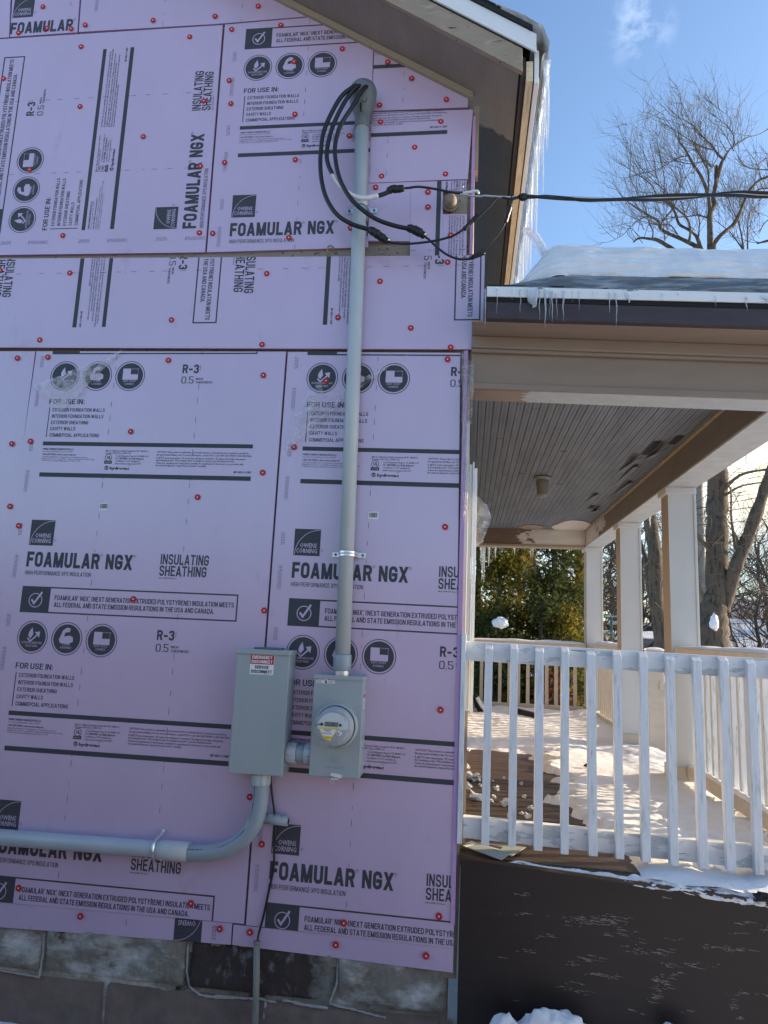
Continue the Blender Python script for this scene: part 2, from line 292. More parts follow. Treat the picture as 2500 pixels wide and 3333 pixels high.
# ------------------------------------------------------------------ lettering
def _corner(pts, rad, closed=False):
    out = []; n = len(pts)
    for i, p in enumerate(pts):
        if (i in (0, n-1) and not closed) or rad <= 0: out.append(p); continue
        a, b = pts[(i-1) % n], pts[(i+1) % n]; P = Vector(p); A = Vector(a)-P; B = Vector(b)-P
        if abs(A.normalized().dot(B.normalized())) > .98: out.append(p); continue
        r = min(rad, A.length*(.5 if (0 < i-1 or closed) else 1), B.length*(.5 if (i+1 < n-1 or closed) else 1))
        p0 = P+A.normalized()*r; p2 = P+B.normalized()*r
        for k in range(5):
            t = k/4; out.append(tuple(p0*(1-t)**2+P*(2*t*(1-t))+p2*t*t))
    return out
def ribbon(pts, t, closed=False):
    P = []
    for p in pts:
        p = Vector(p)
        if not P or (p-P[-1]).length > 1e-7: P.append(p)
    if closed and len(P) > 2 and (P[0]-P[-1]).length < 1e-7: P.pop()
    n = len(P); Lf = []; Rt = []
    if n < 2: return []
    for i in range(n):
        a = P[i-1] if (i > 0 or closed) else None; b = P[(i+1) % n] if (i < n-1 or closed) else None
        d1 = (P[i]-a).normalized() if a is not None and (P[i]-a).length > 1e-9 else None
        d2 = (b-P[i]).normalized() if b is not None and (b-P[i]).length > 1e-9 else None
        d1 = d1 or d2; d2 = d2 or d1
        n1 = Vector((-d1.y, d1.x)); n2 = Vector((-d2.y, d2.x)); mm = (n1+n2); mm = mm.normalized() if mm.length > 1e-6 else n1
        k = t/2/max(.35, mm.dot(n1)); Lf.append(P[i]+mm*k); Rt.append(P[i]-mm*k)
    q = []
    for i in range(n if closed else n-1):
        j = (i+1) % n; q.append([tuple(Lf[i]), tuple(Rt[i]), tuple(Rt[j]), tuple(Lf[j])])
    return q
# glyphs: width, list of (kind, points): 'r' rounded path, 's' sharp path, 'o' closed rounded loop, 'd' slanted bar with flat ends
W_ = .44
G = {
'A': (.50, [('d', (0, 0, .5, 1)), ('d', (1, 0, .5, 1)), ('s', [(.22, .22), (.78, .22)])]),
'B': (W_, [('s', [(0, 0), (0, 1)]), ('r', [(0, 1), (1, 1), (1, .52), (0, .52)]), ('r', [(0, .52), (1, .52), (1, 0), (0, 0)])]),
'C': (W_, [('r', [(1, .66), (1, 1), (0, 1), (0, 0), (1, 0), (1, .34)])]),
'D': (W_, [('s', [(0, 0), (0, 1)]), ('r', [(0, 1), (1, 1), (1, 0), (0, 0)])]),
'E': (.38, [('s', [(0, 0), (0, 1)]), ('s', [(0, 1), (1, 1)]), ('s', [(0, .52), (.85, .52)]), ('s', [(0, 0), (1, 0)])]),
'F': (.37, [('s', [(0, 0), (0, 1)]), ('s', [(0, 1), (1, 1)]), ('s', [(0, .5), (.85, .5)])]),
'G': (W_, [('r', [(1, .68), (1, 1), (0, 1), (0, 0), (1, 0), (1, .46)]), ('s', [(.55, .46), (1, .46)])]),
'H': (W_, [('s', [(0, 0), (0, 1)]), ('s', [(1, 0), (1, 1)]), ('s', [(0, .5), (1, .5)])]),
'I': (.0, [('s', [(0, 0), (0, 1)])]),
'J': (.36, [('r', [(1, 1), (1, 0), (0, 0), (0, .25)])]),
'K': (.46, [('s', [(0, 0), (0, 1)]), ('d', (1, 0, .25, .55)), ('d', (.1, .4, 1, 1))]),
'L': (.36, [('s', [(0, 0), (0, 1)]), ('s', [(0, 0), (1, 0)])]),
'M': (.60, [('s', [(0, 0), (0, 1)]), ('s', [(1, 0), (1, 1)]), ('d', (.5, .0, .04, 1)), ('d', (.5, 0, .96, 1))]),
'N': (.46, [('s', [(0, 0), (0, 1)]), ('s', [(1, 0), (1, 1)]), ('d', (1, 0, 0, 1))]),
'O': (W_, [('o', [(0, 0), (0, 1), (1, 1), (1, 0)])]),
'P': (W_, [('s', [(0, 0), (0, 1)]), ('r', [(0, 1), (1, 1), (1, .46), (0, .46)])]),
'Q': (W_, [('o', [(0, 0), (0, 1), (1, 1), (1, 0)]), ('d', (1.1, -.1, .6, .25))]),
'R': (W_, [('s', [(0, 0), (0, 1)]), ('r', [(0, 1), (1, 1), (1, .48), (0, .48)]), ('d', (1.02, 0, .6, .5))]),
'S': (W_, [('r', [(1, .72), (1, 1), (0, 1), (0, .55), (1, .45), (1, 0), (0, 0), (0, .28)])]),
'T': (.44, [('s', [(0, 1), (1, 1)]), ('s', [(.5, 0), (.5, 1)])]),
'U': (W_, [('r', [(0, 1), (0, 0), (1, 0), (1, 1)])]),
'V': (.50, [('d', (.5, 0, 0, 1)), ('d', (.5, 0, 1, 1))]),
'W': (.74, [('d', (.27, 0, 0, 1)), ('d', (.27, 0, .5, 1)), ('d', (.73, 0, .5, 1)), ('d', (.73, 0, 1, 1))]),
'X': (.50, [('d', (0, 0, 1, 1)), ('d', (1, 0, 0, 1))]),
'Y': (.50, [('d', (.5, .42, 0, 1)), ('d', (.5, .42, 1, 1)), ('s', [(.5, 0), (.5, .5)])]),
'Z': (.42, [('s', [(0, 1), (1, 1)]), ('s', [(0, 0), (1, 0)]), ('d', (0, 0, 1, 1))]),
'0': (.42, [('o', [(0, 0), (0, 1), (1, 1), (1, 0)])]),
'1': (.22, [('s', [(1, 0), (1, 1)]), ('d', (.1, .78, 1, 1))]),
'2': (.42, [('r', [(0, .7), (0, 1), (1, 1), (1, .55), (0, .1), (0, 0)]), ('s', [(0, 0), (1, 0)])]),
'3': (.42, [('r', [(0, .75), (0, 1), (1, 1), (1, .54), (.4, .54)]), ('r', [(.4, .54), (1, .54), (1, 0), (0, 0), (0, .25)])]),
'4': (.44, [('s', [(.8, 0), (.8, 1)]), ('s', [(0, .25), (1, .25)]), ('d', (0, .25, .8, 1))]),
'5': (.42, [('s', [(.95, 1), (0, 1), (0, .56)]), ('r', [(0, .56), (1, .56), (1, 0), (0, 0), (0, .25)])]),
'6': (.42, [('r', [(1, .8), (1, 1), (0, 1), (0, 0), (1, 0), (1, .56), (0, .56)])]),
'7': (.42, [('s', [(0, 1), (1, 1)]), ('d', (.35, 0, 1, 1))]),
'8': (.42, [('o', [(0, .52), (0, 1), (1, 1), (1, .52)]), ('o', [(0, 0), (0, .52), (1, .52), (1, 0)])]),
'9': (.42, [('r', [(1, .45), (0, .45), (0, 1), (1, 1), (1, 0), (0, 0), (0, .2)])]),
'-': (.26, [('s', [(0, .42), (1, .42)])]),
'.': (.0, [('s', [(0, 0), (0, .02)])]), ',': (.0, [('s', [(0, -.12), (0, .04)])]),
':': (.0, [('s', [(0, .05), (0, .07)]), ('s', [(0, .6), (0, .62)])]),
'(': (.14, [('r', [(1, 1.1), (0, .8), (0, .2), (1, -.1)])]), ')': (.14, [('r', [(0, 1.1), (1, .8), (1, .2), (0, -.1)])]),
'&': (.50, [('r', [(1, .4), (.8, 0), (0, 0), (0, .45), (.7, .8), (.6, 1), (.15, 1), (.15, .75)]), ('d', (1.0, 0, .2, .7))]),
}
def strokes(text, x, z, h, width=None, t=.17, gap=.10, space=.24, rot=None):
    """quads of stroke lettering; cap height h, baseline (x, z); scaled to the given total width"""
    out = []; cx = 0.0; T = t
    for ch in text:
        if ch == ' ': cx += space; continue
        if ch == '\u00ae':
            r = .13; c = (cx+r, 1-r); ring = [(c[0]+r*math.cos(a*math.pi/5), c[1]+r*math.sin(a*math.pi/5)) for a in range(10)]
            out += ribbon(ring, .04, True); out += [[(c[0]-.05, c[1]-.07), (c[0]-.02, c[1]-.07), (c[0]-.02, c[1]+.07), (c[0]-.05, c[1]+.07)], [(c[0]-.02, c[1]), (c[0]+.05, c[1]), (c[0]+.05, c[1]+.07), (c[0]-.02, c[1]+.07)]]
            cx += 2*r+gap; continue
        wd, items = G[ch]; gw = wd  # centre-line width
        def mp(p): return (cx+T/2+p[0]*gw, T/2+p[1]*(1-T))
        for kind, q in items:
            if kind == 'd':
                x0, y0, x1, y1 = q; a = mp((x0, y0)); b = mp((x1, y1)); ya = y0*(1-T) if y0 <= .01 else a[1]; yb = 1 if y1 >= .99 else b[1]
                ya = 0 if y0 <= .01 and y0 > -.05 else ya
                dx = abs(b[0]-a[0]); dy = abs(yb-ya)+1e-6; hw = T/2*min(1.5, math.sqrt(1+(dx/dy)**2))
                hw = min(hw, T*.62)
                out.append([(a[0]-hw, ya), (a[0]+hw, ya), (b[0]+hw, yb), (b[0]-hw, yb)])
            elif kind == 'o':
                out += ribbon(_corner([mp(p) for p in q], min(gw*.5, .3), True), T, True)
            else:
                P = [mp(p) for p in q]
                if kind == 's' or True:
                    e = T/2
                    def ext(a, b):
                        d = (Vector(a)-Vector(b)); d = d.normalized()*e if d.length > 1e-6 else d*0; return tuple(Vector(a)+d)
                    P2 = list(P)
                    if kind == 's': P2[0] = ext(P[0], P[1]); P2[-1] = ext(P[-1], P[-2])
                    else:
                        for a_, b_ in ((0, 1), (-1, -2)):
                            if q[a_][1] in (0, 1) and abs(q[a_][0]-q[b_][0]) < 1e-6: P2[a_] = ext(P[a_], P[b_])
                P2 = _corner(P2, 0 if kind == 's' else min(gw*.5, .3))
                out += ribbon(P2, T)
        cx += gw+T+gap
    cx -= gap
    sx = (width/cx) if width else h
    return [[(x+a*sx, z+b*h) for a, b in q] for q in out], cx*sx
_tc = {}
def small(text, x, z, h, width=None, bold=0, xs=.82):
    """built-in font text as triangles, cap height h"""
    key = (text, bold)
    if key not in _tc:
        c = bpy.data.curves.new('t', 'FONT'); c.body = text; c.resolution_u = 1; c.offset = bold
        o = bpy.data.objects.new('t', c); col.objects.link(o); bpy.context.view_layer.update()
        me = o.evaluated_get(bpy.context.evaluated_depsgraph_get()).to_mesh(); me.calc_loop_triangles()
        V_ = [(v.co.x, v.co.y) for v in me.vertices]; _tc[key] = [[V_[i] for i in tr_.vertices] for tr_ in me.loop_triangles]
        bpy.data.objects.remove(o); bpy.data.curves.remove(c)
    T_ = _tc[key]
    if not T_: return []
    s = h/.69; wmax = max(p[0] for q in T_ for p in q)
    sx = width/wmax if width else s*xs
    return [[(x+a*sx, z+b*s) for a, b in q] for q in T_]

# ------------------------------------------------------------------ the printed pattern of a sheet (x along the width, z up, repeats every 1.2 m)
DARK, LIGHT, FAINT, WHITE, BLACK = 0, 1, 2, 3, 4
prt = []            # (poly, colour, level)
def pa(polys, c=DARK, lv=0):
    for k, q in enumerate(polys): prt.append((q, c, lv*3e-4+(k % 6)*1.2e-5))
def rect(x0, z0, x1, z1): return [[(x0, z0), (x1, z0), (x1, z1), (x0, z1)]]
def ringq(cx, cz, r0, r1, n=36):
    q = []
    for i in range(n):
        a, b = 2*math.pi*i/n, 2*math.pi*(i+1)/n
        q.append([(cx+r0*math.cos(a), cz+r0*math.sin(a)), (cx+r1*math.cos(a), cz+r1*math.sin(a)), (cx+r1*math.cos(b), cz+r1*math.sin(b)), (cx+r0*math.cos(b), cz+r0*math.sin(b))])
    return q
def disc(cx, cz, r, n=32): return [[(cx+r*math.cos(2*math.pi*i/n), cz+r*math.sin(2*math.pi*i/n)) for i in range(n)]]
def S(t, x, z, h, wd=None, c=DARK, lv=0, th=.17, gap=.10, space=.24): pa(strokes(t, x, z, h, wd, th, gap, space)[0], c, lv)
def T(t, x, z, h, wd=None, c=DARK, lv=0, bold=0): pa(small(t, x, z, h, wd, bold), c, lv)
# brand square
pa(rect(.089, .9125+1, .2035, 2.028)); arc = [(.0935+.108*(1-math.cos(a*math.pi/2/10)), 1.9155+.109*math.sin(a*math.pi/2/10)) for a in range(11)]
pa(ribbon(arc, .0022), LIGHT, 1); T('OWENS', .115, 1.948, .0185, .074, LIGHT, 1, .012); T('CORNING', .099, 1.9245, .0185, .092, LIGHT, 1, .012)
pa(ringq(.2130, 1.9376, .0042, .0052, 14)); T('R', .2108, 1.9355, .0045)
S('FOAMULAR', .0885, 1.816, .068, .3445, th=.215, gap=.095); S('NGX', .4618, 1.8165, .067, .1245, th=.215, gap=.095)
for x_, z_ in ((.4400, 1.8775), (.5940, 1.878)): pa(ringq(x_, z_, .0049, .0061, 16)); T('R', x_-.0026, z_-.0028, .0056)
S('HIGH PERFORMANCE XPS INSULATION', .0885, 1.7805, .0188, .3105, th=.125, gap=.13)
S('INSULATING', .7145, 1.8475, .0455, .2185, th=.165, gap=.11); S('SHEATHING', .7135, 1.7975, .0448, .2130, th=.165, gap=.11)
T('Meets: ASTM C578, Type X', .7142, 1.7855, .0052, .0773, bold=.02)
bx0, bx1, bz0, bz1, bt = .0855, 1.0775, 1.6145, 1.7300, .0062
pa(rect(bx0, bz0, .2205, bz1)); pa(rect(.2205, bz1-bt, bx1, bz1)+rect(.2205, bz0, bx1, bz0+bt)+rect(bx1-bt, bz0+bt, bx1, bz1-bt))
pa(ringq(.154, 1.669, .0282, .0318), LIGHT, 1); pa(ribbon([(.136, 1.672), (.149, 1.655), (.182, 1.706)], .0085), LIGHT, 2)
pa(ribbon([(.136, 1.672), (.149, 1.655), (.184, 1.709)], .0125), DARK, 1)
S('FOAMULAR\u00ae NGX\u00ae (NEXT GENERATION EXTRUDED POLYSTYRENE) INSULATION MEETS', .243, 1.6735, .0212, .8180, th=.165)
S('ALL FEDERAL AND STATE EMISSION REGULATIONS IN THE USA AND CANADA.', .2427, 1.6430, .0212, .7330, th=.165)
for cx_, l1, l2 in ((.161, 'SUPERIOR MOISTURE', 'RESISTANCE'), (.3215, 'STRONG', '& DURABLE'), (.4815, 'EASY TO CUT', '& HANDLE')):
    cz_ = 1.5085; pa(ringq(cx_, cz_, .0682, .0716, 48)); pa(disc(cx_, cz_, .0622, 40))
    for k, tx in enumerate((l1, l2)):
        wd_ = len(tx)*.0056; S(tx, cx_-wd_/2, cz_-.0285-.0135*k, .0088, wd_, LIGHT, 1, th=.11)
cx_, cz_ = .161, 1.5085
pa([[(cx_-.020, cz_+.012), (cx_-.018, cz_+.002), (cx_-.006, cz_-.008), (cx_+.004, cz_+.002), (cx_+.002, cz_+.016), (cx_-.004, cz_+.042), (cx_-.016, cz_+.024)]], LIGHT, 1)
pa(ribbon([(cx_-.020, cz_-.006), (cx_-.008, cz_-.016), (cx_+.002, cz_+.002), (cx_+.010, cz_-.006), (cx_+.022, cz_+.014)], .0095), DARK, 2)
pa(ribbon([(cx_-.022, cz_-.004), (cx_-.008, cz_-.018), (cx_+.012, cz_+.000), (cx_+.024, cz_+.013)], .0062), LIGHT, 3)
pa([[(cx_+.010, cz_+.022), (cx_+.032, cz_-.002), (cx_+.034, cz_+.026)]], LIGHT, 3)
cx_ = .3215
pa([[(cx_-.036, cz_-.006), (cx_-.028, cz_-.020), (cx_+.010, cz_-.022), (cx_+.030, cz_-.012), (cx_+.028, cz_+.008), (cx_+.012, cz_+.014), (cx_-.010, cz_+.010)]], LIGHT, 1)
pa([[(cx_-.036, cz_-.006), (cx_-.014, cz_+.006), (cx_-.006, cz_+.040), (cx_-.020, cz_+.036)]], LIGHT, 2); pa([[(cx_-.020, cz_+.036), (cx_-.008, cz_+.026), (cx_+.012, cz_+.030), (cx_+.014, cz_+.044), (cx_-.002, cz_+.048)]], LIGHT, 3)
cx_ = .4815
pa(rect(cx_-.036, cz_-.018, cx_+.038, cz_+.008), LIGHT, 1); pa(rect(cx_-.036, cz_+.008, cx_+.002, cz_+.036), LIGHT, 1)
for k in range(6): pa(rect(cx_+.006+.006*k, cz_+.033, cx_+.009+.006*k, cz_+.036), LIGHT, 1)
for k in range(4): pa(rect(cx_+.0355, cz_+.012+.006*k, cx_+.038, cz_+.0145+.006*k), LIGHT, 1)
S('R-3', .7310, 1.5225, .0420, .0775, th=.20, gap=.12); S('0.5', .7300, 1.4735, .0335, .0580, th=.105, gap=.10)
S('INCH', .7975, 1.4905, .0105, .0340, th=.15); S('THICKNESS', .7975, 1.4740, .0108, .0800, th=.15)
S('FOR USE IN:', .1000, 1.3720, .0250, .1735, th=.16)
for tx, xe, zb in (('EXTERIOR FOUNDATION WALLS', .3770, 1.3360), ('INTERIOR FOUNDATION WALLS', .3740, 1.3055), ('EXTERIOR SHEATHING', .3040, 1.2755), ('CAVITY WALLS', .2440, 1.2460), ('COMMEPCIAL APPLICATIONS', .3640, 1.2155)):
    S(tx, .1216, zb, .0168, xe-.1216, th=.145)
pa(rect(.1045, 1.2126, .1083, 1.3560)); pa(rect(.095, 1.1740, 1.090, 1.1925)); pa(rect(.0965, 1.0270, 1.0912, 1.0470))
for k, (tx, h_, wd_, b_) in enumerate((('OWENS CORNING FOAM INSULATION, LLC', .0085, .150, .03), ('One Owens Corning Parkway, Toledo, OH 43659', .0062, .148, .0), ('1-800-GET-PINK\u00ae | www.owenscorning.com', .0080, .165, .02), ('THE PINK PANTHER\u2122 & \u00a9 1964-2024 Metro-Goldwyn-Mayer Studios Inc.', .0060, .225, 0), ('All Rights Reserved. The color PINK is a registered trademark of Owens Corning.', .0060, .257, 0), ('\u00a9 2024 Owens Corning. All Rights Reserved. Made in U.S.A.', .0060, .19, 0))):
    T(tx, .0975, (1.1530, 1.1430, 1.1285, 1.1170, 1.1085, 1.1000)[k], h_, wd_, bold=b_)
T('Meets California Quality Standards HUD UM #71a.', .405, 1.1500, .0075, .2015, bold=.012); T('Contains HFC152a, GWP<150', .405, 1.1395, .0075, .120, bold=.012)
for k, tx in enumerate(('Code Evaluation Report UL ER8811-01', 'UL CERTIFIED: See Bulk Shipment', 'Certificate U-197 available at', 'www.owenscorning.com/U197.')):
    T(tx, .4540, 1.1265-.0118*k, .0076, (.155, .135, .118, .124)[k], bold=(.012, .03, .012, .012)[k])
pa(rect(.4020, 1.0930, .4390, 1.1070)); pa(ringq(.4205, 1.1215, .0145, .0170, 20)); T('UL', .4130, 1.1155, .0125, bold=.05); T('CERTIFIED', .4050, 1.0975, .0050, .031, LIGHT, 1)
pa(disc(.4160, 1.0735, .0100, 20)); pa(ribbon([(.407, 1.078), (.414, 1.072), (.425, 1.077)], .002)+ribbon([(.408, 1.073), (.416, 1.066), (.425, 1.071)], .0015), LIGHT, 1)
T('hydrovac', .4310, 1.0670, .0125, .0940, bold=.045); T('TM', .5150, 1.0835, .0045, .0085)
for k, (tx, wd_) in enumerate((('CAUTION: This product is combustible. A protective barrier or thermal barrier is required as specified in', .425), ('the appropriate building code. For more information, consult SUIS or call 1-800-GET-PINK\u00ae (1-800-438-7465).', .4415), ('R @75\u00b0F mean temperature. "R" means the resistance to heat flow. The higher the R-value, the greater', .415), ('the insulating power. This insulation must be installed properly to get the marked R-value.', .365), ("Follow the manufacturer's instructions carefully. If a manufacturer's fact sheet is not provided with", .405), ('the material shipment, request this and review it carefully.', .236))):
    T(tx, .6475, (1.1475, 1.1350, 1.1205, 1.1095, 1.0970, 1.0860)[k], .0082, wd_, bold=.014)
S('MP-NGX-F-GWP', 1.0110, 1.0600, .0100, .0800, th=.16)
rr = random.Random(5)
for x_ in (.4065, .8150):
    z_ = 1.02
    while z_ < 2.2:
        ln = rr.choice((.012, .026, .026, .022)); pa(rect(x_-.0008, z_, x_+.0008, z_+ln), DARK, 2); z_ += rr.choice((.065, .075, .12, .09, .045))
def rot90(polys, x, z):   # text reading downwards
    return [[(x+b, z-a) for a, b in q] for q in polys]
for k in range(3):
    zc = 1.60-.405*k+.41
    pa(rot90(strokes('2025', 0, 0, .0165, .054, .11, .16)[0], .0300, zc), FAINT); pa(rot90(strokes('B1509390C', 0, 0, .0165, .100, .10, .16)[0], .0290, zc-.145), FAINT)
pa(rect(.4030, 2.0800, .4470, 2.1130), WHITE, 3)
x_ = .4075
while x_ < .4420: b_ = rr.choice((.0007, .0011, .0018)); pa(rect(x_, 2.0875, x_+b_, 2.1085), BLACK, 4); x_ += b_+rr.choice((.0008, .0013))
prt = [p for p in prt if p[0]]
ZMIN = 1.01

def clip(poly, quad):
    n = len(quad); out = poly
    for i in range(n):
        ax, az = quad[i]; bx_, bz_ = quad[(i+1) % n]; ex, ez = bx_-ax, bz_-az; inp = out; out = []
        if not inp: return []
        ds = [ex*(p[1]-az)-ez*(p[0]-ax) for p in inp]
        if min(ds) >= 0: out = inp; continue
        if max(ds) <= 0: return []
        for k in range(len(inp)):
            p, q = inp[k], inp[(k+1) % len(inp)]; d, e = ds[k], ds[(k+1) % len(inp)]
            if d >= 0: out.append(p)
            if (d > 0) != (e > 0) and d != e:
                t = d/(d-e); out.append((p[0]+(q[0]-p[0])*t, p[1]+(q[1]-p[1])*t))
    return out if len(out) > 2 else []
FM = [M['foam'], M['ink'], M['foam2'], M['ink_grey'], M['white'], M['black'], M['foam_edge']]
def foam_panel(label, pieces, rot=None, anchor=None, y0=0.0, thick=.0127, world=False, inset=.0019, sticker=False, tilt=0):
    """pieces: convex quads in photo pixels (counter-clockwise seen from outside); rot 0/90/180/270; anchor=((x,z) pattern, (px,py) photo)"""
    b = MB(); quads = []
    for pc in pieces:
        q = [(PY(x, y, y0).x, PY(x, y, y0).z) if not world else (x, y) for x, y in pc]
        ar = sum(q[i][0]*q[(i+1) % len(q)][1]-q[(i+1) % len(q)][0]*q[i][1] for i in range(len(q)))
        if ar < 0: q = q[::-1]
        cx = sum(p[0] for p in q)/len(q); cz = sum(p[1] for p in q)/len(q)
        if len(pieces) == 1: q = [(p[0]+(inset if p[0] < cx else -inset), p[1]+(inset if p[1] < cz else -inset)) for p in q]
        quads.append(q); n = len(q)
        vs = [(p[0], y0, p[1]) for p in q]+[(p[0], y0+thick, p[1]) for p in q]
        b.add(vs, [tuple(range(n))], 0); b.add(vs, [tuple(range(n, 2*n))[::-1]], 6); b.add(vs, [(i, (i+1) % n, n+(i+1) % n, n+i)[::-1] for i in range(n)], 6)
    if rot is not None:
        (ax, az), (px, py) = anchor; w0 = PY(px, py, y0) if not world else Vector((px, 0, py)); c, s = {0: (1, 0), 90: (0, 1), 180: (-1, 0), 270: (0, -1)}[rot]
        for q in quads:
            bx = (min(p[0] for p in q), max(p[0] for p in q), min(p[1] for p in q), max(p[1] for p in q))
            for kk in range(-3, 4):
                dz = kk*1.2
                for poly, cc, lv in prt:
                    if cc > 2 and (not sticker or kk): continue
                    P = [(w0.x+c*(x-ax)-s*(z+dz-az)+tilt*(z+dz-az), w0.z+s*(x-ax)+c*(z+dz-az)-tilt*(x-ax)) for x, z in poly]
                    if max(p[0] for p in P) < bx[0] or min(p[0] for p in P) > bx[1] or max(p[1] for p in P) < bx[2] or min(p[1] for p in P) > bx[3]: continue
                    P = clip(P, q)
                    if P: b.add([(p[0], y0-.0005-lv, p[1]) for p in P], [tuple(range(len(P)))], 1+cc)
    o = b.build('foam_board', FM); tag(o, label, 'foam board', 'pink foam insulation boards'); return o
s4 = .5124
def z1(x, y): return (s4*x, s4*y)
def k2(x, y): return (700+.6028*x, .6028*y)
foam_panel('narrow sliver of pink foam board in the upper left corner', [[(-200, 138), (30, 122), (36, -40), (-200, -30)]])
foam_panel('small pink foam board at the top left showing one brand square over the word FOAMULAR', [[(32, 121), (252, 106), (264, -60), (42, -50)]], 0, ((.0884, 1.816), z1(62, 218)))
foam_panel('long blank pink foam board along the top, ending under the sloping roof edge', [[(255, 105), (700, 79), (1062, 49), (1090, 20), (960, -60), (268, -60)]], 0, ((.03, 2.035), (300, 103)), y0=.001)
foam_panel('pink foam board with print reading upwards, above the wood gap', [[(-230, 834), (668, 822), (726, 80), (-230, 141)]], 90, ((.0884, 1.816), (638, 743)), y0=-.001)
foam_panel('pink foam board with upright print behind the three cable loops', [[(672, 822), (1199, 806), (1216, 150), (1062, 51), (731, 79)]], 0, ((.0884, 1.816), k2(78, 1277)), y0=0)
foam_panel('slanted cut piece of pink foam board tucked under the sloping roof edge', [[(1208, 362), (1524, 350), (1524, 312), (1217, 160)]], 0, ((.28, 2.236), (1230, 218)), y0=.002)
foam_panel('pink foam piece with product code print, right of the mast above the insulator', [[(1201, 596), (1524, 583), (1541, 355), (1208, 364)]], 0, ((1.0912, 2.236), (1456, 430)), y0=-.003)
foam_panel('pink foam piece cut out around the tan wire insulator, with downward reading print', [[(1196, 783), (1334, 785), (1336, 592), (1202, 597)], [(1334.5, 834), (1441, 833), (1441.5, 589), (1336.5, 592)], [(1441.5, 833), (1518, 832), (1520, 697), (1442, 697)], [(1442, 622), (1516, 622), (1519, 585), (1442, 589)]], 270, ((.648, 2.236), (1426, 703)), y0=.001)
foam_panel('long pink foam band across the wall middle, its print reading downwards', [[(-230, 1131), (1572, 1138), (1580, 829), (850, 835), (-230, 842)]], 270, ((1.0765, 1.617), (628, 1052)), y0=-.006)
foam_panel('tall pink foam board cut off by the left picture edge, below the band', [[(-330, 3000), (-130, 3000), (116, 1142), (-200, 1142)]], y0=.001)
foam_panel('tall pink foam board left of the disconnect box, its full upright print twice', [[(-145, 2925), (795, 3009), (932, 1143), (118, 1142)]], 0, ((.0884, 1.8159), (84.5, 1843.9)), y0=0, sticker=True, tilt=.004)
foam_panel('tall pink foam board behind the meter box, ending at the house corner', [[(799, 3013), (1478, 3088), (1500, 1147), (936, 1144)]], 0, ((.0884, 1.816), (948.7, 1880.5)), y0=.0005, sticker=True, tilt=.012)
foam_panel('low pink foam strip at the wall foot with an upside-down brand square', [[(-230, 3002), (752, 3077), (757, 3004), (-230, 2912)]], 180, ((.087, 2.028), (655, 3072)), y0=.004)
foam_panel('low pink foam strip at the right wall foot with four red nails', [[(754, 3077), (1476, 3168), (1478, 3082), (759, 3008)]], y0=.0045)
b = MB(); b.box((-.0435, -.004, .50), (-.0265, .45, 2.82), 6)
o = b.build('foam_board', FM); tag(o, 'foam board on the porch side of the corner, a thin edge beside the white post', 'foam board', 'pink foam insulation boards')
b = MB(); b.box((-.030, .004, 3.28), (-.016, .06, 3.97), 6)
o = b.build('foam_board', FM); tag(o, 'thin upright foam edge under the dark eave soffit, right of the insulator', 'foam board', 'pink foam insulation boards')

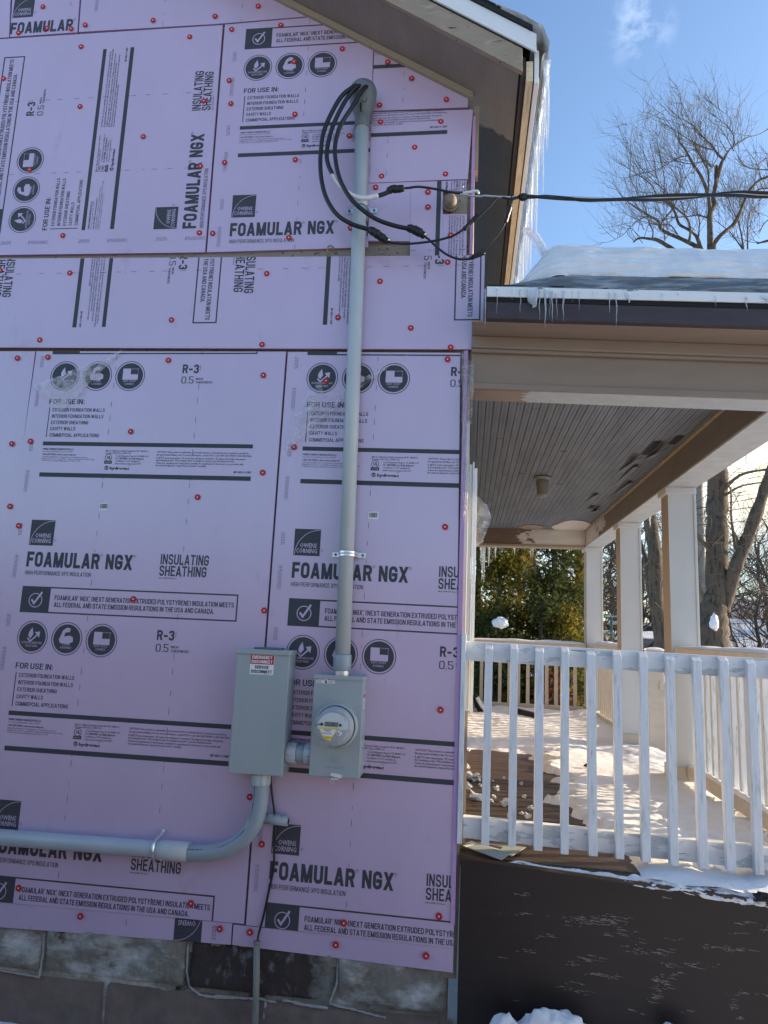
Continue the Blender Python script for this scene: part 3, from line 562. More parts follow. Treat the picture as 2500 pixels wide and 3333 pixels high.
# ------------------------------------------------------------------ red cap nails
NL = [((139, 21), 'right of the top left brand square'), ((277, 80), 'low on the left end of the long top board'), ((498, 65), 'midway along the long top board'), ((700, 52), 'on the long top board above the turned board seam'), ((840, 19), 'highest on the long top board'),
 ((60, 106), 'over the foot of the first letter of the cropped word FOAMULAR'), ((153, 91), 'between letters of the cropped word FOAMULAR'), ((231, 93), 'over the last letter of the cropped word FOAMULAR'),
 ((264, 151), 'upper left middle of the sideways printed board'), ((617, 119), 'upper right of the sideways printed board'), ((754, 95), 'left of the cropped check mark block by the roof'), ((11, 255), 'over INSULATION on the sideways board at the left edge'),
 ((260, 346), 'alone left of the sideways caution text'), ((96, 552), 'over the rim of the sideways easy to cut circle'), ((466, 444), 'alone in the blank middle of the sideways board'), ((663, 328), 'over the sideways word SHEATHING'),
 ((746, 261), 'below the upper 2025 code left of the weatherhead'), ((751, 336), 'over the upper B code left of the weatherhead'), ((731, 528), 'between 2025 and B codes left of the mast'), ((652, 540), 'over the sideways last letter R of FOAMULAR'),
 ((204, 766), 'left of the lower 2025 along the sideways board foot'), ((649, 757), 'low right corner of the sideways board'), ((692, 759), 'low left corner of the board behind the cable loops'),
 ((914, 81), 'over the box border under the roof edge'), ((1114, 158), 'right of the easy to cut circle under the roof edge'), ((957, 200), 'over the flexed arm circle near the roof'), ((1262, 201), 'over the short dark bar under the roof'),
 ((1340, 254), 'high on the slanted roof piece'), ((1453, 323), 'right end of the slanted roof piece'), ((1236, 341), 'low left on the slanted roof piece'), ((960, 371), 'end of COMMERCIAL APPLICATIONS near the cables'),
 ((1239, 396), 'over caution text right of the weatherhead'), ((1435, 395), 'right end of the caution text by the eave'), ((1350, 479), 'alone under the dark bar right of the mast'), ((1137, 441), 'between the cable and the mast at the caution text'),
 ((961, 519), 'under the dark bar left of the cables'), ((1242, 573), 'low left of the piece right of the mast'), ((1450, 566), 'low right of the piece under the eave'), ((1223, 609), 'above the white taped cable bend'),
 ((1393, 624), 'below the taped neutral wire'), ((1393, 673), 'left of the tan insulator'), ((1141, 741), 'half hidden behind the mast left side below the strap'), ((940, 773), 'over the small word INSULATION under NGX'), ((1467, 765), 'over the small text below the insulator'),
 ((0, 880), 'at the left picture edge on the long band'), ((227, 888), 'left of the sideways bar on the long band'), ((558, 1041), 'left of the sideways boxed line on the long band'), ((129, 1106), 'low left on the long band'),
 ((56, 1165), 'upper on the far left tall board'), ((155, 1162), 'beside 2025 at the top left of the left tall board'), ((548, 1172), 'above R-3 on the left tall board'), ((38, 1444), 'middle of the far left tall board'), ((99, 1436), 'over 2025 beside the left seam'),
 ((425, 1404), 'blank centre left of the left tall board'), ((643, 1618), 'below the bar in the left tall board'), ((868, 890), 'right of INSULATING SHEATHING on the long band'), ((1100, 1033), 'just left of the mast on the long band'), ((1237, 915), 'right of the mast in the blank of the long band'),
 ((1457, 853), 'top right of the long band beside the 3'), ((1337, 1067), 'right of the mast low on the long band'), ((853, 1121), 'middle bottom edge of the long band'), ((1467, 1130), 'bottom right corner of the long band'), ((857, 1221), 'upper right of the left tall board'),
 ((1457, 1169), 'upper right corner of the meter board'), ((1061, 1239), 'under the torn film over the drop circle'), ((957, 1455), 'beside 2025 at the film tail'), ((855, 1538), 'right end of the bar on the left tall board'), ((32, 1648), 'lower on the far left tall board'),
 ((61, 1711), 'over 2025 left of the brand square'), ((434, 1950), 'over GENERATION in the boxed line'), ((1449, 1715), 'alone above INSULATING on the meter board'), ((860, 1987), 'above the disconnect box'), ((1434, 2311), 'right of the meter, low by the corner'),
 ((813, 2594), 'half hidden behind the bent conduit'), ((852, 2748), 'left of the lower brand square under the bonding bridge'), ((1429, 2983), 'over the lower box border at the corner'), ((1119, 3005), 'over NGX in the lowest boxed line'), ((715, 3024), 'right of the upside-down brand square'),
 ((813, 3035), 'left end of the right foot strip, by the ground wire'), ((1093, 3076), 'middle of the right foot strip'), ((1387, 3112), 'right end of the right foot strip'), ((60, 2891), 'over the first letter of the lowest left boxed line'), ((621, 2941), 'over INSULATION in the lowest left boxed line'), ((261, 2983), 'on the left foot strip below the boxed line')]
proto = None
for (px, py), lab in NL:
    p = PY(px, py, -.004)
    if 835 < py < 1138: p = PY(px, py, -.0085)
    if proto is None:
        proto = empty('cap_nail', p); b = MB(); b.lathe(p, (0, -1, 0), [(-.002, .0130), (.0007, .0130), (.0015, .0120), (.0015, .0062), (.0009, .0056)], 24); c0 = b.build('plastic_cap', M['red'], proto, False)
        b = MB(); b.lathe(p, (0, -1, 0), [(.0, .0032), (.0016, .0032), (.0019, .0024)], 12); c1 = b.build('nail_head', M['nail'], proto, False); e = proto
    else:
        e = proto.copy(); col.objects.link(e); e.location = p
        for c_ in (c0, c1): d = c_.copy(); col.objects.link(d); d.parent = e
        e.rotation_euler = (R(random.uniform(-4, 4)), random.uniform(0, 3), R(random.uniform(-4, 4)))
    tag(e, 'red plastic cap nail, '+lab, 'cap nail', 'red cap nails holding the foam boards')
# ------------------------------------------------------------------ house body
hw = empty('house_wall', (-1.9, .1, 0))
b = MB(); b.box((-4.2, .024, .30), (-.016, .20, 3.4)); b.add([(-4.2, .024, 3.4), (-.016, .024, 3.4), (-.016, .024, 4.02), (-1.62, .024, 5.03), (-4.2, .024, 6.5)], [(0, 1, 2, 3, 4)])
b.box((-.15, .20, .30), (-.016, 5.2, 3.9)); b.build('siding', M['siding'], hw)
b = MB(); b.box((-4.2, .014, 3.275), (-.30, .0238, 3.335)); b.box((-.34, .0141, 3.24), (-.05, .0236, 3.30)); b.box((-.12, .0142, 3.46), (-.045, .0235, 3.62)); b.build('horizontal_trim', M['siding'], hw)
b = MB(); b.box((-.026, .016, 3.70), (.0, .10, 4.03)); b.build('corner_board', M['lip'], hw)
b = MB(); b.box((-.0255, .018, .85), (-.012, .9, 2.5)); b.build('house_wrap', M['foil'], hw)
tag(hw, 'old taupe painted gable wall of the house behind the pink boards', 'wall')

# foundation of rock-faced blocks
fd = empty('foundation_wall', (-1.9, .1, 0)); b = MB(); b2 = MB()
def seamx(px, py): return PY(px, py, .03).x
vs_ = [-4.2, -3.0, seamx(145, 3100)-.0, seamx(612, 3160), seamx(1090, 3190), -.052]; ztop = .36; zj = .165
def rock(x0, x1, z0, z1, mb, seed, amp=.026):
    w_, h_ = x1-x0, z1-z0
    def fn(u, v):
        x = x0+w_*u; z = z0+h_*v; e = min(u*w_, (1-u)*w_, v*h_, (1-v)*h_); k = min(1, e/.03)**.5
        n_ = noise.fractal((x*5+seed, z*7, seed), .9, 2.2, 5)
        return (x, .036-k*(.012+amp*(n_+.45)*.9), z)
    mb.grid(fn, max(8, int(w_*70)), max(6, int(h_*70)))
b3 = MB()
for i in range(5): rock(vs_[i]+.004, vs_[i+1]-.004, zj+.004, ztop, b3 if i == 3 else b, i*3.1, .034)
b3.build('stained_block', M['stone_dark'], fd, True)
b.box((-4.2, .033, -.3), (-.06, .4, .36))
b.prism([(-.052, .035, .0), (-.052, .035, .355), (-.052, .40, .355), (-.052, .4, .0)], (-.01, 0, 0))
b.build('stone_blocks', M['stone'], fd, True)
b = MB()
for i, (x0, x1) in enumerate(((-4.2, -2.3), (-2.3, -1.42), (-1.415, -.79), (-.785, -.07))): rock(x0, x1, -.25, zj-.006, b, 20+i*2.7, .015)
b.build('lower_blocks', M['stone_red'], fd, True)
b = MB()
def bead(pts, r):
    P = []
    for (x0, z0), (x1, z1) in zip(pts, pts[1:]):
        n_ = max(2, int(math.hypot(x1-x0, z1-z0)/.012))
        for k in range(n_): t = k/n_; P.append((x0+(x1-x0)*t+random.uniform(-.0011, .0011), .022, z0+(z1-z0)*t+random.uniform(-.0012, .0012)))
    P.append((pts[-1][0], .022, pts[-1][1])); b.tube(P, [r*random.uniform(.5, 1.25) for _ in P], 6, flat=1)
def wz(px, py): p = PY(px, py, .022); return (p.x, p.z)
bead([wz(148, 3035), wz(140, 3100), wz(128, 3182)], .0055); bead([wz(-200, 3130), wz(0, 3158), wz(128, 3180)], .0060)
bead([wz(612, 3075), wz(608, 3160), wz(618, 3210), wz(650, 3238), wz(720, 3248), wz(840, 3250)], .0050)
bead([wz(700, 3240), wz(850, 3252), wz(900, 3262)], .0045); bead([wz(920, 3254), wz(990, 3270), wz(1068, 3282)], .0065); bead([wz(1072, 3266), wz(1160, 3288), wz(1258, 3314)], .0050)
bead([wz(1100, 3130), wz(1096, 3200), wz(1075, 3262)], .0045); bead([wz(865, 3256), wz(858, 3333), wz(855, 3400)], .0050)
b.build('mortar_beads', M['mortar'], fd, True)
tag(fd, 'stained rock-faced block foundation with pale mortar beads under the pink boards', 'foundation')

# ------------------------------------------------------------------ main roof over the wall (gable rake and front eave)
def zs(x): return 4.062-.62*x
rf = empty('house_roof', (-.6, .5, 4.2))
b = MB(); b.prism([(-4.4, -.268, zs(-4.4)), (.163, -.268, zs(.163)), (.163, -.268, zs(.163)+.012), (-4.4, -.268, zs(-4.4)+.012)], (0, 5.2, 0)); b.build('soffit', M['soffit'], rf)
b = MB(); b.prism([(-4.4, .0, zs(-4.4)-.034), (-.03, .0, zs(-.03)-.036), (-.03, .0, zs(-.03)-.002), (-4.4, .0, zs(-4.4)-.002)], (0, -.020, 0)); b.build('frieze_trim', M['lip'], rf)
def zr(x, o): return 3.940+.655*(.172-x)+o
def slant(x0, x1, o0, o1, y0, y1, name, mt, bev=0):
    b = MB(); b.prism([(x0, y0, zr(x0, o0)), (x1, y0, zr(x1, o0)), (x1, y0, zr(x1, o1)), (x0, y0, zr(x0, o1))], (0, y1-y0, 0)); return b.build(name, mt, rf, bevel=bev)
slant(-4.4, .176, .0, .112, -.262, -.290, 'rake_board', M['rake'], .003)
slant(-4.4, .170, -.008, .016, -.2905, -.297, 'rake_moulding', M['rake'])
slant(-4.4, .232, .114, .200, -.2905, -.3015, 'drip_edge', M['metal_w'], .002); slant(-4.4, .176, .106, .1135, -.27, -.2903, 'shadow_gap', M['dark'])
slant(-4.4, .215, .2005, .2225, 5, -.312, 'shingles', M['shingle'])
xx = .21
for k in range(5):
    b = MB(); xe = xx-.30-.16*k; x_b = xx-.13-.30*k
    b.prism([(-4.4, -.318-.001*k, zr(-4.4, .2228+.007*k)), (x_b, -.318-.001*k, zr(x_b, .2228+.007*k)), (x_b, -.318-.001*k, zr(x_b, .2292+.007*k)), (-4.4, -.318-.001*k, zr(-4.4, .2292+.007*k))], (0, 5, 0)); b.build('shingle_course', M['shingle'], rf)
# eave parts running away from the camera
EV = [('shadow_strip', .1635, .171, 3.955, 4.03, M['dark']), ('sub_fascia', .1715, .190, 3.938, 4.03, M['plum']), ('bare_fascia', .1935, .2225, 3.915, 4.01, M['rawwood']), ('shadow_strip', .2228, .2272, 3.93, 4.02, M['dark']), ('metal_fascia_wrap', .2275, .2475, 3.905, 4.06, M['metal_w2']), ('shadow_strip', .2478, .2530, 3.93, 4.07, M['dark'])]
for n_, x0, x1, z0, z1_, mt in EV:
    b = MB(); b.box((x0, -.258, z0), (x1, 4.2, z1_)); b.build(n_, mt, rf, bevel=.0015)
tag(rf, 'gable roof edge with peeling taupe rake board, white drip edge and dark shingles', 'roof')

# ------------------------------------------------------------------ electrical mast
def smooth(pts, n=6):
    P = [Vector(p) for p in pts]; out = []
    for i in range(len(P)-1):
        a = P[max(i-1, 0)]; b_ = P[i]; c = P[i+1]; d = P[min(i+2, len(P)-1)]
        for k in range(n):
            t = k/n; out.append(.5*((2*b_)+(c-a)*t+(2*a-5*b_+4*c-d)*t*t+(3*b_-a-3*c+d)*t**3))
    out.append(P[-1]); return out
YM = -.048
pt, pb = PY(1180, 400, YM), PY(1115, 2140, YM)
ms = empty('service_mast', (pb.x, YM, pb.z-.06))
b = MB(); pth = [pt, pt.lerp(pb, .5)+Vector((.002, 0, 0)), pb]; b.tube(pth, .0312, 28); b.build('conduit_pipe', M['pvc'], ms, True)
b = MB(); b.lathe((pb.x, YM, pb.z-.052), (0, 0, 1), [(0, .0355), (.004, .0372), (.060, .0372), (.064, .0355)], 28); b.build('coupling', M['pvc_dark'], ms, True)
b = MB(); b.lathe((pb.x, YM, pb.z-.084), (0, 0, 1), [(0, .032), (.034, .032)], 24)
b.box((pb.x-.046, YM-.046, pb.z-.089), (pb.x+.046, YM+.046, pb.z-.084)); b.lathe((pb.x, YM, pb.z-.084), (0, 0, 1), [(0, .040), (.006, .038), (.008, .033)], 24); b.build('hub_flange', M['zinc'], ms, bevel=.001)
for sx_ in (-1, 1):
    b = MB(); b.lathe((pb.x+sx_*.038, YM-.036, pb.z-.084), (0, 0, 1), [(0, .005), (.004, .005)], 8); b.build('screw', M['zinc'], ms)
# weatherhead
hx, hz = pt.x, pt.z
b = MB(); b.lathe((hx, YM, hz-.03), (0, 0, 1), [(0, .0345), (.003, .0362), (.058, .0362), (.062, .034)], 26)
def hood(u, v):   # dome-shaped cap leaning out from the wall
    a = 2*math.pi*u; s_ = math.sin(min(1, v*1.02)*math.pi/2); zc = hz+.03+v*.178
    wX = .034+.031*math.sin(min(v*1.7, 1)*math.pi/2) if v < .62 else .065*math.sqrt(max(0, 1-((v-.62)/.38)**2))
    wY = wX*.80; yo = YM-.018*math.sin(v*math.pi*.6)
    return (hx-.002+wX*math.cos(a), yo+wY*math.sin(a), zc)
b.grid(hood, 30, 18); b.build('weatherhead', M['head'], ms, True)
b = MB()
for i in range(3):
    cx_ = hx-.030+.030*i; b.lathe((cx_, YM-.050-.012*(1-abs(i-1)), hz+.148+.008*(1-abs(i-1))), (0, -1, .25), [(-.006, .0125), (.002, .0125)], 14)
b.build('cable_hole', M['dark'], ms)
b = MB()
for cx_, cz_, rx, rz in ((hx-.024, hz+.083, .0115, .0165), (hx+.012, hz+.083, .0115, .0165), (hx-.006, hz+.113, .0085, .0115)):
    P = [(cx_+rx*math.cos(a*math.pi/10), YM-.0585+abs(cx_-hx+.004)*.42, cz_+rz*math.sin(a*math.pi/10)) for a in range(20)]; b.tube(P+[P[0]], .0011, 5)
b.tube([(hx-.003, YM-.05, hz+.066), (hx-.003, YM-.040, hz+.03)], .004, 6)
b.build('knockout_ring', M['dark'], ms)
b = MB(); b.tube([(hx-.059*math.cos(a*math.pi/14), YM-.006, hz+.115+.072*math.sin(a*math.pi/14)) for a in range(15)], .0035, 6); b.build('cap_rim', M['pvc'], ms, True)
tag(ms, 'tall grey plastic service conduit with weatherhead on top, rising from the meter box', 'conduit')

def strap(px, py, lab):
    c = PY(px, py, YM); e = empty('pipe_strap', c); b = MB(); w_ = .022; P = []
    prof = [(-.072, -.004), (-.042, -.004)]+[(-.0345*math.cos(a*math.pi/12), YM-.0345*math.sin(a*math.pi/12)) for a in range(13)]+[(.042, -.004), (.072, -.004)]
    prof = [(x, y) if abs(x) > .04 else (x, y) for x, y in prof]
    q = ribbon([(x, y) for x, y in prof], .0022)
    for k in q: b.prism([(c.x+x, y, c.z-w_/2) for x, y in k], (0, 0, w_))
    b.build('band', M['zinc'], e, bevel=.0008)
    b = MB(); b.tube([(c.x+.0365*-math.cos(a*math.pi/12), YM-.0365*math.sin(a*math.pi/12), c.z) for a in range(13)], .003, 6); b.build('rib', M['zinc'], e, True)
    for s_ in (-1, 1):
        b = MB(); b.lathe((c.x+s_*.058, -.006, c.z), (0, -1, 0), [(0, .0058), (.004, .0052), (.005, .003)], 10); b.build('screw_head', M['boxd'], e, True)
    tag(e, lab, 'strap', 'pipe straps')
strap(1173, 668, 'shiny two-hole strap on the mast just below the white taped cable'); strap(1131, 1803, 'shiny two-hole strap on the mast above the word FOAMULAR')

# ------------------------------------------------------------------ boxes
def quadpts(pix, Y): return [PY(x, y, Y) for x, y in pix]
D0, M0 = -.110, -.110
ds_ = empty('disconnect_box', (-.815, -.055, 1.02)); b = MB()
dx0, dx1, dz0, dz1 = -.9295, -.711, 1.019, 1.500
b.box((dx0, D0, dz0), (dx1, -.001, dz1)); b.build('enclosure', M['boxm'], ds_, bevel=.003)
b = MB(); b.box((dx0-.003, D0-.006, dz1-.016), (dx1+.004, -.001, dz1+.004)); b.build('lid', M['boxm'], ds_, bevel=.002)
b = MB(); b.box((dx0+.062, D0+.02, dz1+.004), (dx1-.045, -.02, dz1+.012)); b.build('hub_plate', M['boxd'], ds_, bevel=.002)
b = MB(); b.box((dx1-.012, -.080, dz0-.010), (dx1-.008, -.076, dz0+.002)); b.build('drain_screw', M['zinc'], ds_)
lx0, lx1, lz0, lz1 = -.872, -.7735, 1.405, 1.4835
b = MB(); yl = D0-.0006
def sheet(x0, z0, x1, z1, y, mi): b.add([(x0, y, z0), (x1, y, z0), (x1, y, z1), (x0, y, z1)], [(0, 1, 2, 3)], mi)
b.box((lx0, D0-.0008, lz0), (lx1, D0+.0005, lz1), 0); sheet(lx0+.001, 1.4452, lx1-.001, lz1-.001, D0-.0012, 1)
def lay(polys, y, mi):
    for k, q in enumerate(polys): b.add([(x, y-(k % 6)*1.5e-5, z) for x, z in q], [tuple(range(len(q)))], mi)
cxm = (lx0+lx1)/2
for tx, zb, wd, mi in (('EMERGENCY', 1.4665, .0835, 2), ('DISCONNECT', 1.4490, .0865, 2), ('SERVICE', 1.4275, .0570, 3), ('DISCONNECT', 1.4100, .0865, 3)):
    lay(strokes(tx, cxm-wd/2, zb, .0128, wd, .20, .15)[0], D0-.0016, mi)
lay(small('compliancesigns', cxm+.01, 1.4062, .0018, .02), D0-.0016, 3)
b.build('warning_label', [M['white'], M['redlab'], M['white'], M['black']], ds_)
tag(ds_, 'tall grey disconnect box with red and white emergency disconnect label', 'disconnect box')

mt_ = empty('meter_box', (-.505, -.055, 1.03)); mx0, mx1, mz0, mz1 = -.606, -.4065, 1.029, 1.412
b = MB(); b.box((mx0, M0, mz0), (mx1, -.001, mz1)); b.build('enclosure', M['boxm'], mt_, bevel=.003)
b = MB(); b.box((mx0-.002, M0-.005, mz1-.012), (mx1+.003, -.001, mz1+.004)); b.build('lid', M['boxm'], mt_, bevel=.002)
cm = Vector((-.5075, M0, 1.2235))
b = MB(); b.lathe(cm, (0, -1, 0), [(-.001, .0885), (.003, .0875), (.006, .083), (.010, .0795), (.010, .078)], 48); b.build('raised_ring', M['boxm'], mt_, True)
b = MB(); b.lathe(cm+Vector((0, -.010, 0)), (0, -1, 0), [(0, .0785), (.007, .0785), (.008, .076)], 48); b.build('gasket', M['gasket'], mt_, True)
b = MB(); b.box((-.515, M0-.010, mz0-.006), (-.488, M0+.01, mz0-.002)); b.prism([(-.522, M0-.003, 1.038), (-.500, M0-.003, 1.030), (-.476, M0-.003, 1.029), (-.471, M0-.003, 1.036), (-.478, M0-.003, 1.043), (-.515, M0-.003, 1.047)], (0, -.002, 0)); b.build('latch', M['nail'], mt_)
b = MB(); P = [(-.512+.0062*math.cos(a*math.pi/8), M0-.004, 1.0165+.011*math.sin(a*math.pi/8)) for a in range(17)]; b.tube(P, .0008, 6); b.build('seal_wire', M['zinc'], mt_, True)
b = MB(); yy = M0-.0008; b.box((-.5965, yy, 1.3835), (-.5215-.0, M0+.0005, 1.4015-.001), 0)
sheet(-.596, 1.3965, -.5685, 1.4, yy-.0004, 1); sheet(-.549, 1.3965, -.522, 1.4, yy-.0004, 1)
lay(strokes('DANGER', -.5905, 1.3970, .0024, .020, .2)[0]+strokes('PELIGRO', -.5435, 1.3970, .0024, .0205, .2)[0], yy-.0008, 0)
for x0 in (-.595, -.5475):
    for k in range(5): sheet(x0, 1.3935-.0021*k, x0+.024-(k % 2)*.006, 1.3941-.0021*k, yy-.0004, 2)
lay(ribbon([(-.5675, 1.3985), (-.5645, 1.3965), (-.5655, 1.3935), (-.562, 1.3915)], .0009), yy-.0005, 2)
for k in range(4): sheet(-.5590+.0016*k, 1.3895, -.5580+.0016*k, 1.3965+.0008*(k in (1, 2)), yy-.0005, 2)
sheet(-.5605, 1.3845, -.5525, 1.3895, yy-.0005, 2)
b.build('danger_label', [M['white'], M['redlab'], M['black']], mt_)
b = MB()
def side(y0, z0, y1, z1, x, mi): b.add([(x, y0, z0), (x, y1, z0), (x, y1, z1), (x, y0, z1)], [(0, 1, 2, 3)], mi)
side(-.092, 1.290, -.050, 1.350, mx1+.0008, 0); side(-.088, 1.330, -.055, 1.3475, mx1+.0012, 1)
for k in range(8): side(-.089, 1.295+.0038*k, -.054, 1.2965+.0038*k, mx1+.0012, 2)
b.build('side_label', [M['white'], M['redlab'], M['boxd']], mt_)
# pressed mark and name near the box foot
b = MB(); emb = ribbon([(-.527, 1.1035), (-.523, 1.1055), (-.523, 1.082)], .0016)+ribbon([(-.517, 1.081), (-.517, 1.098), (-.511, 1.101), (-.508, 1.098), (-.508, 1.080)], .0016)+ribbon([(-.508, 1.104), (-.508, 1.090)], .0016)+ribbon([(-.501, 1.080), (-.501, 1.098), (-.495, 1.100), (-.492, 1.097), (-.492, 1.080)], .0016)+ribbon([(-.4855, 1.104), (-.4815, 1.096), (-.4835, 1.088)], .0016)+ribbon([(-.517, 1.1075), (-.495, 1.107)], .0014)
emb += strokes('MILBANK', -.540, 1.0620, .0095, .072, .14, .16)[0]
for k, q in enumerate(emb): b.prism([(x, M0+.0004, z) for x, z in q], (0, -.0014-(k % 5)*2e-5, 0))
b.build('pressed_mark', M['boxm'], mt_)
tag(mt_, 'shorter grey meter box carrying the round electric meter', 'meter box')

em = empty('electric_meter', tuple(cm+Vector((0, -.01, -.075))))
b = MB(); b.lathe(cm+Vector((0, -.0125, 0)), (0, -1, 0), [(0, .0745), (.012, .0745), (.014, .070), (.032, .063)], 48); b.build('meter_base', M['meterg'], em, True)
b = MB(); b.lathe(cm+Vector((0, -.044, 0)), (0, -1, 0), [(0, .0605), (.036, .0600), (.0372, .0585)], 48); b.build('face_drum', M['meterg'], em, True)
yF = M0-.0820
b = MB(); n_ = 28
P = [(cm.x+.0575*math.cos(a), yF, cm.z+.0575*math.sin(a)) for a in [math.pi*(-.02+1.04*i/n_) for i in range(n_+1)]]; b.prism(P, (0, -.001, 0)); b.build('face_plate', M['meterw'], em)
b = MB(); b.box((cm.x-.029, yF-.0022, cm.z+.006), (cm.x+.023, yF-.0008, cm.z+.0235), 0)
def lay2(polys, y, mi):
    for k, q in enumerate(polys): b.add([(x, y-(k % 6)*1.5e-5, z) for x, z in q], [tuple(range(len(q)))], mi)
lay2(strokes('545', cm.x-.0265, cm.z+.0155, .0055, .010, .1)[0]+strokes('C', cm.x-.0135, cm.z+.0105, .0055, None, .1)[0]+small('n', cm.x-.003, cm.z+.0105, .0085, .0045)+strokes('E', cm.x+.0025, cm.z+.0105, .0085, .005, .1)[0]+small('t', cm.x+.009, cm.z+.0105, .0085, .004), yF-.0026, 1)
b.build('display', [M['lcd'], M['black']], em)
b = MB()
for cx_, r in ((.0315, .0052), (-.0405, .0055)): b.lathe((cm.x+cx_, yF-.001, cm.z+.0135), (0, -1, 0), [(0, r), (.003, r)], 16)
b.tube([(cm.x-.0405, yF-.003, cm.z+.0135), (cm.x-.055, yF-.004, cm.z+.0125), (cm.x-.066, yF-.003, cm.z+.012)], .0014, 6); b.build('button', M['black'], em, True)
b = MB(); yL = yF-.0006
yel = [(cm.x-.0505, cm.z+.003), (cm.x-.047, cm.z-.012), (cm.x-.038, cm.z-.030), (cm.x-.024, cm.z-.042), (cm.x-.004, cm.z-.0485), (cm.x+.004, cm.z-.032), (cm.x+.015, cm.z-.018), (cm.x+.032, cm.z+.0015)]
b.prism([(x, yL, z) for x, z in yel], (0, -.0006, 0), 0)
b.prism([(x, yL-.0008, z) for x, z in [(cm.x-.0455, cm.z-.003), (cm.x-.043, cm.z-.014), (cm.x-.034, cm.z-.028), (cm.x+.001, cm.z-.030), (cm.x+.010, cm.z-.016), (cm.x+.016, cm.z-.006), (cm.x+.014, cm.z-.0035)]], (0, -.0004, 0), 1)
lay2(small('21 544 342', cm.x-.0285, cm.z-.0125, .0050, .022, .03)+small('Renewable Energy', cm.x-.0335, cm.z-.0062, .0028, .033, .03), yL-.0014, 2)
for k in range(24): b.add([(cm.x-.0385+.0016*k, yL-.0014, cm.z-.0215), (cm.x-.0377+.0016*k-(k % 3)*.0002, yL-.0014, cm.z-.0215), (cm.x-.0377+.0016*k-(k % 3)*.0002, yL-.0014, cm.z-.0165), (cm.x-.0385+.0016*k, yL-.0014, cm.z-.0165)], [(0, 1, 2, 3)], 2)
lay2(small('Class 200', cm.x-.026, cm.z-.0365, .0028, .016, .03), yL-.0008, 2)
b.build('yellow_label', [M['yellow'], M['white'], M['black']], em)
b = MB(); b.lathe((cm.x+.026, yF+.0005, cm.z-.0165), (0, -1, 0), [(0, .0112), (.003, .0108)], 20); b.build('optical_port', M['nail'], em, True)
b = MB()
for dx_, dz_ in ((-.004, 0), (.003, 0), (0, -.005), (-.005, .005), (.006, .005)): b.lathe((cm.x+.026+dx_, yF-.0025, cm.z-.0165+dz_), (0, -1, 0), [(0, .0018), (.001, .0018)], 8)
b.build('port_hole', M['black'], em)
b = MB(); b.lathe(cm+Vector((0, -.0145, 0)), (0, -1, 0), [(0, .0765), (.010, .0755), (.018, .0715), (.070, .0680), (.076, .0640), (.0775, .058), (.0775, .001)], 56); b.build('clear_cover', M['dome'], em, True)
b = MB()
for r_, y_ in ((.0685, .0845), (.0610, .0915), (.0752, .024)):
    P = [(cm.x+r_*math.cos(a*math.pi/24), M0-y_, cm.z+r_*math.sin(a*math.pi/24)) for a in range(48)]; b.tube(P+[P[0]], .0011, 5, caps=False)
b.build('cover_rim', M['film2'], em, True)
tag(em, 'round electric meter with clear cover, grey display and yellow label', 'electric meter')

# nipple between the boxes
np_ = empty('conduit_nipple', (-.655, -.058, 1.06)); b = MB(); b.lathe((-.704, -.058, 1.1005), (1, 0, 0), [(0, .0335), (.092, .0335)], 24); b.build('short_pipe', M['pvc_dark'], np_, True)
for x0, l_ in ((-.7095, .040), (-.636, .031)):
    b = MB(); b.lathe((x0, -.058, 1.1005), (1, 0, 0), [(0, .0375), (.002, .0395), (l_-.002, .0395), (l_, .0375)], 24)
    for k in range(8):
        a = k*math.pi/4; b.bar((x0+.003, -.058+.0395*math.cos(a), 1.1005+.0395*math.sin(a)), (x0+l_-.003, -.058+.0395*math.cos(a), 1.1005+.0395*math.sin(a)), (0, .002, 0), (0, 0, .002))
    b.build('coupling', M['pvc'], np_, True)
tag(np_, 'short thick grey pipe nipple joining the disconnect box and meter box', 'pipe fitting')

# bent conduit from the disconnect box to the left
YC = -.055; pe = empty('bent_conduit', (-1.2, YC, .66)); b = MB()
c1 = PY(856, 2530, YC); 
bend = [PY(850, 2528, YC), PY(848, 2600, YC), PY(832, 2672, YC), PY(800, 2722, YC), PY(745, 2760, YC), PY(680, 2775, YC), PY(606, 2776, YC)]
bend[0].z = 1.02; b.tube(smooth(bend, 8), .0318, 28); b.build('elbow', M['pvc_dark'], pe, True)
b = MB(); b.lathe((bend[0].x, YC, .972), (0, 0, 1), [(0, .037), (.003, .0385), (.046, .0385), (.048, .037)], 26)
for k in range(10):
    a = k*math.pi/5; b.bar((bend[0].x+.0385*math.cos(a), YC+.0385*math.sin(a), .976), (bend[0].x+.0385*math.cos(a), YC+.0385*math.sin(a), 1.016), (.0015, 0, 0), (0, .0015, 0))
b.build('box_adapter', M['pvc'], pe, True)
hA, hB = PY(-250, 2706, YC), PY(615, 2772, YC)
b = MB(); d_ = (hB-hA); b.tube([hA, hA+d_*.88, hA+d_*.885, hA+d_*.90, hA+d_*.905, hB], [.0312, .0312, .0325, .0355, .0362, .0362], 28); b.build('straight_pipe', M['pvc'], pe, True)
